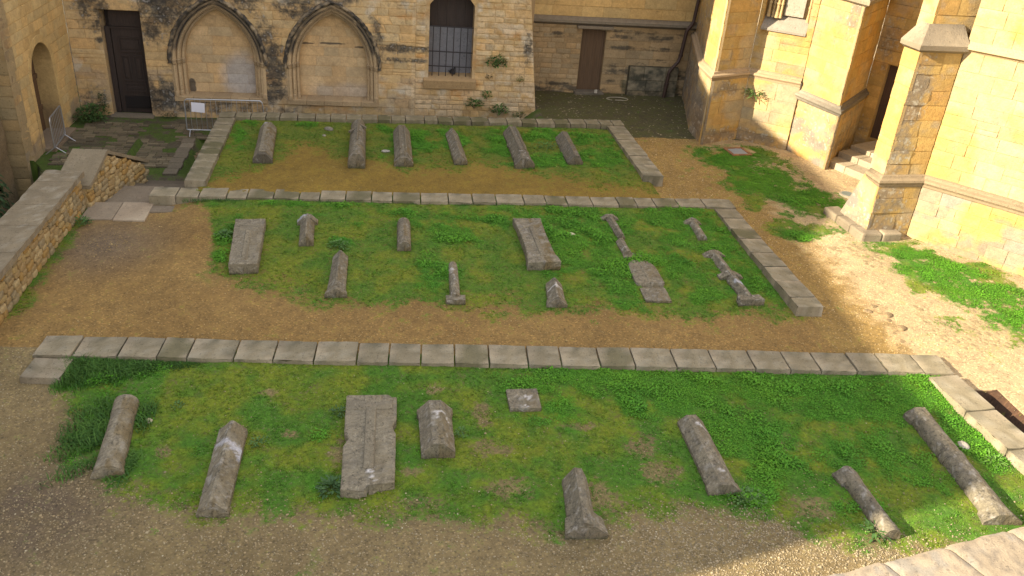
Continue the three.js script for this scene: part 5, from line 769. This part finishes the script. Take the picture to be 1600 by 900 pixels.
{ // pigeon on the window sill: body and head one surface
  const T = thing('pigeon', 'dark pigeon sitting on the window sill behind the bars', 'bird', [2.16, 0.98, WZ - 0.28], 0.5), c = (x, y, z) => y < 0.06 ? [0.12, 0.12, 0.13] : [0.02, 0.02, 0.024];
  const sp = [[0, 0.11, 0, 0.085, 1.35], [0, 0.17, 0.075, 0.055, 1], [0, 0.245, 0.1, 0.042, 1]], g = new THREE.SphereGeometry(1, 24, 18), p = g.attributes.position;
  for (let i = 0; i < p.count; i++) { const d = V3(p.getX(i), p.getY(i), p.getZ(i)).normalize(); let best = 0; for (let t = 0; t < 0.4; t += 0.004) { const q = V3(0, 0.14, 0.02).addScaledVector(d, t); if (sp.some(([x, y, z, r, k]) => Math.hypot((q.x - x) / 0.9, q.y - y, (q.z - z) / k) < r)) best = t; } const q = V3(0, 0.14, 0.02).addScaledVector(d, best); p.setXYZ(i, q.x, q.y, q.z); }
  g.computeVertexNormals(); const bm = std({ vertexColors: true, roughness: 0.7 }); part(T, 'body', paint(g, c), bm);
  part(T, 'tail', paint(noIdx(box(0.07, 0.012, 0.16, 0, 0, 0).rotateX(0.5).translate(0, 0.08, -0.16)), [0.02, 0.02, 0.025]), bm); part(T, 'beak', paint(noIdx(new THREE.ConeGeometry(0.008, 0.03, 6).rotateX(Math.PI / 2).translate(0, 0.24, 0.155)), [0.05, 0.045, 0.04]), bm);
  for (const x of [-0.03, 0.03]) part(T, 'leg', paint(noIdx(new THREE.CylinderGeometry(0.006, 0.006, 0.05, 5).translate(x, 0.02, 0.01)), [0.2, 0.06, 0.05]), bm);
}

// ═════════════ plants ═════════════
function leafGeo(r, len, wid, col, bend = 0.3) { // a pointed, bent leaf of four triangles along +z
  const g = new THREE.BufferGeometry(); g.setAttribute('position', new THREE.Float32BufferAttribute([0, 0, 0, -wid / 2, len * 0.06, len * 0.45, wid / 2, len * 0.06, len * 0.45, 0, 0, len * 0.5, 0, -len * bend * 0.4, len], 3)); g.setIndex([0, 3, 1, 0, 2, 3, 1, 3, 4, 3, 2, 4]); g.computeVertexNormals(); g.setAttribute('uv', new THREE.Float32BufferAttribute(new Float32Array(10), 2)); return paint(g, col);
}
function plant(label, cat, [x, y, z], R, n, o = {}) { // a clump of leaves on arching stalks
  const r = rng((x * 977 + z * 31 + n) | 0), L = [], T = thing(o.name ?? 'weed', label, cat, [x, y ?? level(x, z), z], 0, o.group), c0 = o.c0 ?? [0.03, 0.085, 0.014], c1 = o.c1 ?? [0.075, 0.16, 0.03];
  for (let i = 0; i < n; i++) {
    const az = r() * 6.283, el = 0.15 + 1.25 * r(), d = R * Math.pow(r(), 0.45), k = mix3(c0, c1, r()), g = leafGeo(r, R * (o.leaf ?? 0.38) * (0.7 + 0.6 * r()), R * (o.leaf ?? 0.38) * (o.wide ?? 0.5), k);
    g.rotateX(-0.9 + 1.3 * r()); g.rotateY(az + (r() - 0.5)); const px = Math.sin(az) * Math.cos(el) * d, pz = Math.cos(az) * Math.cos(el) * d; g.translate(px * (o.sx ?? 1), Math.sin(el) * d * (o.sy ?? 0.8) + 0.01, pz * (o.sz ?? 1) + (o.sz < 1 ? 0.03 : 0)); L.push(g);
  }
  part(T, 'leaves', merge(L), leafMat); const st = []; for (let i = 0; i < 5; i++) { const a = r() * 6.28; st.push(rod([0, -0.03, 0.01], [Math.sin(a) * R * 0.5 * (o.sx ?? 1), R * 0.4 * (o.sy ?? 0.8), Math.cos(a) * R * 0.5 * (o.sz ?? 1) + (o.sz < 1 ? 0.03 : 0)], R * 0.018, 4)); } part(T, 'stem', paint(merge(st), [0.06, 0.075, 0.03]), leafMat); return T;
}
const wp = { sz: 0.35, sy: 1, name: 'wall_plant' };
plant('largest leafy plant rooted in the joints right of the barred window', 'plant', [3.42, 1.36, WZ + 0.03], 0.34, 150, wp);
plant('dry dark little plant below the largest wall plant', 'plant', [3.25, 1.0, WZ + 0.03], 0.13, 40, { ...wp, c0: [0.03, 0.04, 0.02], c1: [0.06, 0.06, 0.03] });
plant('bushy plant low on the niche wall, left of the two below the window', 'plant', [2.84, 0.08, WZ + 0.03], 0.28, 110, wp);
plant('small plant on the niche wall just above the low bushy ones', 'plant', [3.2, 0.4, WZ + 0.03], 0.22, 70, wp);
plant('leafy plant growing behind the farthest kerb near the wall corner', 'plant', [3.62, -0.12, WZ + 0.03], 0.32, 120, wp);
plant('tiny green tuft on the niche wall close to the leaning corner', 'plant', [4.2, 0.95, WZ + 0.03], 0.15, 45, wp);
plant('rightmost low plant on the niche wall at the corner', 'plant', [4.28, -0.2, WZ + 0.03], 0.2, 60, wp);
plant('bright fern growing from the shaded joint of the church wall', 'fern', [10.5, 1.52, -22.98], 0.3, 110, { name: 'fern', c0: [0.06, 0.14, 0.03], c1: [0.14, 0.26, 0.06], leaf: 0.5, wide: 0.24, sz: 0.8 });
plant('leafy bush in the corner between the left house and the panelled door', 'bush', [-8.25, -0.5, -25.35], 0.55, 420, { name: 'bush', leaf: 0.2, sx: 0.9, c0: [0.022, 0.065, 0.01], c1: [0.06, 0.13, 0.025] });
plant('dark climbing weed on the wall left of the panelled door', 'weed', [-8.05, -0.35, WZ + 0.06], 0.38, 130, { sz: 0.25, leaf: 0.18, sy: 1.4, sx: 0.4, c0: [0.015, 0.04, 0.01], c1: [0.035, 0.075, 0.02] });
plant('dark weeds in the shade right of the panelled door', 'weed', [-6.25, -0.5, WZ + 0.14], 0.22, 100, { sz: 0.4, sx: 1.5, leaf: 0.25, c0: [0.012, 0.03, 0.01], c1: [0.03, 0.06, 0.018] });
plant('broad-leaved weed on the moss right of the leftmost stone', 'weed', [-2.98, 0, -10.82], 0.11, 45, { sy: 0.4 });
plant('round leafy weed beside the white-banded stone', 'weed', [-1.72, 0, -9.9], 0.14, 60, { sy: 0.5 });
plant('dense dark weed at the lower left corner of the large slab', 'weed', [-0.66, 0, -8.9], 0.2, 130, { sy: 0.6, c0: [0.02, 0.06, 0.012], c1: [0.045, 0.11, 0.025] });
plant('small weed at the head of the large slab', 'weed', [-0.64, 0, -10.55], 0.14, 50, { sy: 0.6, c0: [0.02, 0.06, 0.012], c1: [0.045, 0.11, 0.025] });
plant('weed at the right flank of the short coped stone', 'weed', [1.14, 0, -10.0], 0.12, 45, { sy: 0.6 });
plant('bright clover clump under the foot of the long low coped stone', 'weed', [4.98, 0, -8.42], 0.22, 190, { sy: 0.3, sx: 1.4, leaf: 0.2, wide: 0.8 });
plant('big-leaved weed at the foot of the slim knob-headed stone', 'weed', [6.5, 0, -7.68], 0.17, 60, { sy: 0.5, leaf: 0.6, wide: 0.4 });
plant('sunlit dandelion rosette beside the very long round stone', 'weed', [9.15, 0, -8.98], 0.15, 50, { sy: 0.4, leaf: 0.7, wide: 0.25, c0: [0.06, 0.15, 0.02], c1: [0.13, 0.24, 0.04] });
plant('tuft of weeds at the head of the ridged stone with a splayed foot', 'weed', [-0.84, yM, -15.75], 0.19, 110, { sy: 0.6, sx: 1.2, c0: [0.04, 0.1, 0.015], c1: [0.09, 0.19, 0.035] });
plant('weed by the left side of the leftmost slab in the middle plot', 'weed', [-3.12, yM, -16.2], 0.2, 90, { sy: 0.4 });
plant('clump of nettles at the foot of the parapet', 'weed', [-6.0, 0.14, -16.9], 0.18, 90, { sy: 0.8 });
plant('bright green patch of weeds right of the dark fluted stone', 'weed', [4.35, yF, -21.5], 0.34, 170, { sy: 0.2, leaf: 0.16, sx: 1.4, c0: [0.03, 0.1, 0.012], c1: [0.06, 0.18, 0.03] });
{ // ivy on the bank in the gap left of the parapet
  const T = thing('ivy', 'dark ivy bank in the gap between the parapet and the left house', 'ivy', [-8.3, -1.3, -18.6]), r = rng(91), L = [];
  for (let i = 0; i < 2600; i++) { const y = Math.pow(r(), 0.8) * 2.6, x = -0.5 - 0.7 * (y / 2.6) + 0.75 * (f2(y * 2, i * 0.01, 2, 3) - 0.3) * r(), z = (r() - 0.3) * 4.2, g = leafGeo(r, 0.12 + 0.06 * r(), 0.1, mix3([0.012, 0.035, 0.008], [0.045, 0.095, 0.02], r() * r())); g.rotateX(0.4 + r()); g.rotateY(1.2 + r() * 1.2); g.translate(x + 0.3, y, z); L.push(g); } part(T, 'leaves', merge(L), leafMat);
  const B = tag(part(scene, 'rubble_wall', paint(triUV(disp(new THREE.BoxGeometry(2.2, 8.5, 6.8, 6, 24, 18).translate(-10.1, 2.4, -17.9), 0.09, 3.2)), (x, y, z) => mix3([0.16, 0.115, 0.06], [0.34, 0.25, 0.14], f3(x * 4, y * 4, z * 4, 3, 2))), tombMat), 'rubble wall with ivy at its foot, unseen height added to shade the house end', 'wall'); void B;  // height and reach beyond the ivied foot added to shade the house end
}
// ═════════════ ground cover that nobody could count ═════════════
{
  const M4 = new THREE.Matrix4(), Q = new THREE.Quaternion(), E3 = new THREE.Euler(), C = new THREE.Color();
  const stuff = (name, geo, mat, list, label, cat) => { const m = new THREE.InstancedMesh(geo, mat, list.length); list.forEach(([x, y, z, s, sy, a, c, b], i) => { E3.set(b ?? 0, a, (b ?? 0) * 0.6, 'YXZ'); m.setMatrixAt(i, M4.compose(V3(x, y, z), Q.setFromEuler(E3), V3(s, sy, s))); m.setColorAt(i, C.setRGB(...c)); }); m.name = name; m.castShadow = m.receiveShadow = true; scene.add(m); tag(m, label, cat); m.userData.kind = 'stuff'; return m; };
  const tuft = (n, len, wid, lean, seed) => { const r = rng(seed), pos = [], idx = []; for (let i = 0; i < n; i++) { const a = r() * 6.283, l = len * (0.6 + 0.6 * r()), w = wid * (0.7 + 0.6 * r()), ln = lean * (0.4 + r()), ox = (r() - 0.5) * len * 1.4, oz = (r() - 0.5) * len * 1.4, ca = Math.cos(a), sa = Math.sin(a), k = pos.length / 3; const P = (u, v, h) => pos.push(ox + ca * u + sa * v, h, oz - sa * u + ca * v); P(-w / 2, 0, 0); P(w / 2, 0, 0); P(-w * 0.45, ln * l * 0.4, l * 0.6); P(w * 0.45, ln * l * 0.4, l * 0.6); P(0, ln * l, l * (1 - 0.35 * lean)); idx.push(k, k + 1, k + 2, k + 1, k + 3, k + 2, k + 2, k + 3, k + 4); } const g = new THREE.BufferGeometry(); g.setAttribute('position', new THREE.Float32BufferAttribute(pos, 3)); g.setIndex(idx); g.computeVertexNormals(); return g; };
  const clover = (seed) => { const r = rng(seed), L = []; for (let i = 0; i < 14; i++) { const g = leafGeo(r, 0.024 * (0.6 + 0.8 * r()), 0.017, [1, 1, 1], 0.2); g.rotateX(-0.7 + 1.1 * r()); g.rotateY(r() * 6.28); g.translate((r() - 0.5) * 0.12, 0.004 + 0.03 * r() * r(), (r() - 0.5) * 0.12); L.push(g); } const m = merge(L); m.deleteAttribute('color'); return m; };
  const gm = std({ side: THREE.DoubleSide, roughness: 0.8 });
  const r = rng(2024), fine = [], moss = [], long = [];
  const surf = (x, z) => level(x, z) + 0.012 * (f2(x * 7, z * 7, 3, 90) - 0.5) + 0.05 * (f2(x * 0.9, z * 0.9, 2, 91) - 0.5);
  for (let i = 0; i < 330000; i++) {
    const x = -8.6 + 23.4 * r(), z = -26 + 19.2 * r(), rr = r(), r4 = r(), r5 = r(), r6 = r(); if (x < -6.6 && z > -21.5) continue;
    const [g, m, zone] = cover(x, z); if (zone === 4 && rr > 0.35) continue; if ((Math.abs(x - 2.19) < 0.27 && Math.abs(z + 10.72) < 0.27) || (Math.abs(x - 5.23) < 0.27 && Math.abs(z + 14.35) < 0.8)) continue;
    const b = f2(x * 5, z * 5, 3, 2), d = ss(0.28, 0.8, g * 0.95 + (b - 0.5) * 0.75 + (f2(x * 2.1, z * 2.1, 3, 66) - 0.5) * 0.7), p = f2(x * 1.3, z * 1.3, 3, 63);
    if (rr < d * d * 0.6 + d * 0.05) { const k = 0.75 + 0.5 * r4, y = mix3([0.028, 0.155, 0.002], [0.088, 0.235, 0.004], p * 0.7 + r5 * 0.4); const cl = ss(0.45, 0.75, f2(x * 3.3, z * 3.3, 3, 67)) * d; fine.push([x, surf(x, z) + 0.004, z, 0.75 + 0.5 * r6 + 0.8 * cl, (0.6 + 0.7 * r4) * (zone === 3 ? 0.7 : 1) * (1 + 1.2 * cl), r5 * 6.28, y.map(c => c * k)]); }
    else if (rr > 0.45 && m + (b - 0.5) * 0.7 > 0.42 && zone !== 5) { const k = 0.65 + 0.6 * r4, y = mix3([0.042, 0.145, 0.002], [0.118, 0.18, 0.003], ss(0.3, 0.7, f2(x * 2.2, z * 2.2, 4, 60)) * 0.7 + r5 * 0.3); moss.push([x, surf(x, z) - 0.002, z, 0.6 + 0.8 * r6, 0.35 + 0.7 * r4, r5 * 6.28, (zone === 4 ? [0.045, 0.095, 0.006] : zone === 2 ? mix3(y, [0.12, 0.13, 0.01], 0.2) : y).map(c => c * k)]); }
  }
  const tall = (x0, x1, z0, z1, n, h) => { for (let i = 0; i < n; i++) { const q1 = (r() + r() + r()) / 3, q2 = (r() + r()) / 2, x = lerp(x0, x1, q1), z = lerp(z0, z1, q2); if (f2(x * 6, z * 6, 2, 4) < 0.4) continue; long.push([x, level(x, z), z, 0.9 + 0.4 * r(), h * (0.6 + 0.7 * r()), r() * 6.28, mix3([0.02, 0.08, 0.005], [0.065, 0.15, 0.012], r())]); } };
  for (let i = 0; i < 1500; i++) { const t = r(), x = lerp(-4.85, -2.9, t), w = lerp(0.75, 0.12, ss(0.2, 1, t)), z = -11.97 + 0.06 * t + w * r() * r(); if (f2(x * 5, z * 5, 2, 4) < 0.33) continue; long.push([x, 0, z, 0.9 + 0.4 * r(), lerp(1.5, 0.8, t) * (0.6 + 0.6 * r()), r() * 6.28, mix3([0.02, 0.08, 0.005], [0.06, 0.15, 0.012], r())]); }
  tall(-4.55, -3.65, -11.1, -9.15, 300, 0.8); tall(-3.5, -3.25, -10.95, -10.2, 60, 0.7); tall(-3.6, -3.25, -9.8, -9.1, 60, 0.45); tall(-4.8, -4.65, -11.9, -11.3, 70, 0.8);
  tall(-2.9, 9.2, -11.75 + 0, -11.7, 0, 1); for (let i = 0; i < 500; i++) { const x = lerp(-2.9, 9.2, r()), z = kerbNz(x) + 0.34 + 0.08 * r(); if (f2(x * 1.5, 3, 2, 5) > 0.42) long.push([x, 0, z, 0.7, 0.3 + 0.35 * r(), r() * 6.28, mix3([0.016, 0.06, 0.008], [0.045, 0.11, 0.016], r())]); }
  for (let i = 0; i < 380; i++) { const x = lerp(-4.2, 7.6, r()), z = -17.84 + 0.06 * r(); if (f2(x * 1.5, 7, 2, 5) > 0.45) long.push([x, 0.28, z, 0.7, 0.35 + 0.35 * r(), r() * 6.28, mix3([0.02, 0.065, 0.008], [0.05, 0.12, 0.016], r())]); }
  stuff('grass', clover(5), gm, fine, 'lush low green grass and clover in patches over the three plots', 'grass');
  stuff('moss', tuft(6, 0.03, 0.009, 0.7, 8), gm, moss, 'thin olive moss and short turf covering the plots between the stones', 'moss');
  stuff('long_grass', tuft(9, 0.14, 0.010, 0.75, 11), gm, long, 'long dark green grass in the left corner of the nearest plot and along the kerbs', 'grass');
  // gravel
  const peb = new THREE.IcosahedronGeometry(1, 0); { const p = peb.attributes.position; for (let i = 0; i < p.count; i++) p.setY(i, p.getY(i) * 0.6); peb.computeVertexNormals(); }
  const stonesL = [], cob = [], pav = []; let q = 0;
  for (let i = 0; i < 210000; i++) {
    const x = -6.4 + 20 * r(), z = -24 + 17.2 * r(), a = r(), b = r(), c = r(); const [g, m, zone] = cover(x, z); if (zone > 3 || (zone === 2 && a > 0.25)) continue; if (level(x, z) < -0.02) continue;
    const dens = (zone === 0 ? 0.62 + 0.5 * ss(1, 3, x) * ss(-8.6, -7.8, z) : zone === 1 ? 0.55 * ss(0.35, 0.6, f2(x * 1.1, z * 1.1, 3, 55)) + 0.15 + 0.4 * ss(-13.3, -12.4, z) : 0.35) * (1 - clamp(m * 1.15)) + (zone === 0 ? 0.04 : 0.015); if (a > dens) continue;
    const s = 0.004 + 0.009 * b * b * b + (q++ % 90 === 0 ? 0.01 : 0), k = 0.65 + 0.75 * c, col = zone === 0 ? [0.27, 0.22, 0.135] : zone === 1 ? [0.28, 0.19, 0.075] : zone === 2 ? [0.22, 0.16, 0.05] : [0.40, 0.30, 0.16]; const wh = c > 0.95 ? 1.2 : 1;
    stonesL.push([x, surf(x, z) + s * 0.3, z, s, s, b * 6.28, col.map((v, j) => v * k * wh * (wh > 1 ? [0.95, 1.02, 1.15][j] : 1))]);
  }
  for (let i = 0; i < 150000; i++) { // coarser grit on the bare ground in front of the nearest plot
    const x = -6.4 + 16 * r(), z = -10.4 + 3.7 * r(), a = r(), b = r(), c = r(), [, m, zone] = cover(x, z); if (zone !== 0) continue;
    const right = ss(1.5, 4, x) * ss(-9, -8, z), dens = (0.3 * ss(0.35, 0.75, f2(x * 1.4, z * 1.4, 3, 57)) + 0.07 + 0.4 * right) * (1 - 0.93 * clamp(m)); if (a > dens) continue;
    const s = 0.006 + 0.009 * b * b + (c > 0.97 ? 0.006 : 0), k = 0.5 + 0.9 * c; stonesL.push([x, surf(x, z) + s * 0.25, z, s, s, b * 6.28, mix3([0.21, 0.155, 0.08], [0.26, 0.21, 0.135], right * 0.7 + 0.3 * b).map(v => v * k)]);
  }
  stuff('gravel', peb, std({ roughness: 0.9 }), stonesL, 'small buff and grey pebbles scattered over the paths', 'gravel');
  // cobbles: in the right-hand court, on the church side path
  for (let i = 0; i < 34000; i++) { const x = 4.9 + 10 * r(), z = -28 + 16 * r(), a = r(), b = r(), c = r(); const [, , zone] = cover(x, z); const court = zone === 5, edge = zone === 3 && x > 9.0 + 0.0 && (inside(x, z, 8.6, 11.6, -21.5, -15.8, 0.4) * ss(0.48, 0.58, f2(x * 0.9, z * 0.9, 3, 73)) + inside(x, z, 10.3, 14.5, -17.2, -11.5, 0.3) * (0.3 + 0.7 * ss(0.42, 0.56, f2(x * 0.9, z * 0.9, 3, 74)))) * ss(0.2, 0.9, (x - 9.3) + (z + 20) * 0.02) > 0.35; if (!court && !edge) continue; if (a > 0.8) continue;
    const s = court ? 0.022 + 0.026 * b : 0.035 + 0.04 * b, k = 0.75 + 0.45 * c; cob.push([x, surf(x, z) - 0.012 + 0.01 * a, z, s, s * 0.45, b * 6.28, (court ? mix3([0.07, 0.06, 0.024], [0.30, 0.25, 0.16], c * c * c) : [0.27, 0.205, 0.11]).map(v => v * k)]); }
  stuff('cobbles', peb, std({ roughness: 0.85 }), cob, 'small dark pebble paving of the far court and beside the church path', 'cobbles');
  // paving of the lower left court
  for (let z = -25.6; z < -21.8; z += 0.15) for (let x = -8.5 + 0.2 * r(); x < -5.1;) { const l = 0.16 + 0.2 * r(); const fade = f2(x * 0.9, z * 0.9, 3, 77); if (fade > 0.36 && z > -25.3 && !(x > -5.45 && z > -24)) pav.push([x + l / 2, -0.5 + 0.006 * r(), z, l - 0.012, 0.0, r(), (k => [0.20, 0.165, 0.105].map(c => c * k))(0.5 + 0.9 * r() * fade * 1.4)]); x += l; }
  { const L = pav.map(([x, y, z, l, , a, c]) => paint(noIdx(box(l, 0.06, 0.13, x, y, z + 0.01 * a, 0.012)), c)); const m = part(scene, 'paving', merge(L), kerbMat); m.userData.kind = 'stuff'; tag(m, 'rows of small mossy paving setts in the lower left court', 'paving'); }
  const bs = thing('paving_border', 'pale flat border stones beside the dark gutter in the lower left court', 'paving', [-5.3, -0.5, -22.6]); for (let i = 0; i < 7; i++) part(bs, 'border_stone', paint(triUV(disp(box(0.34, 0.14, 0.36, 0.03 * (i % 2), -0.02, -1.15 + i * 0.385, 0.015), 0.006, 6, i)), (k => [0.2, 0.17, 0.125].map(c => c * k))(0.8 + 0.4 * r())), kerbMat);
  const lv = []; for (let i = 0; i < 260; i++) { const a = r() * 6.28, d = 0.28 * Math.sqrt(r()); lv.push(paint(leafGeo(r, 0.05 + 0.03 * r(), 0.035, mix3([0.28, 0.17, 0.08], [0.42, 0.3, 0.18], r())).rotateX((r() - 0.5) * 1.2).rotateY(r() * 6).translate(-4.8 + d * Math.cos(a) * 0.7, -0.62 + 0.06 * r(), -23.0 + d * Math.sin(a) * 1.4), mix3([0.2, 0.12, 0.06], [0.36, 0.26, 0.16], r()))); }
  const dl = part(scene, 'dead_leaves', merge(lv), leafMat); dl.userData.kind = 'stuff'; tag(dl, 'heap of dead leaves in the dark gutter beside the farthest kerb', 'leaves');
}
renderer.render(scene, camera);
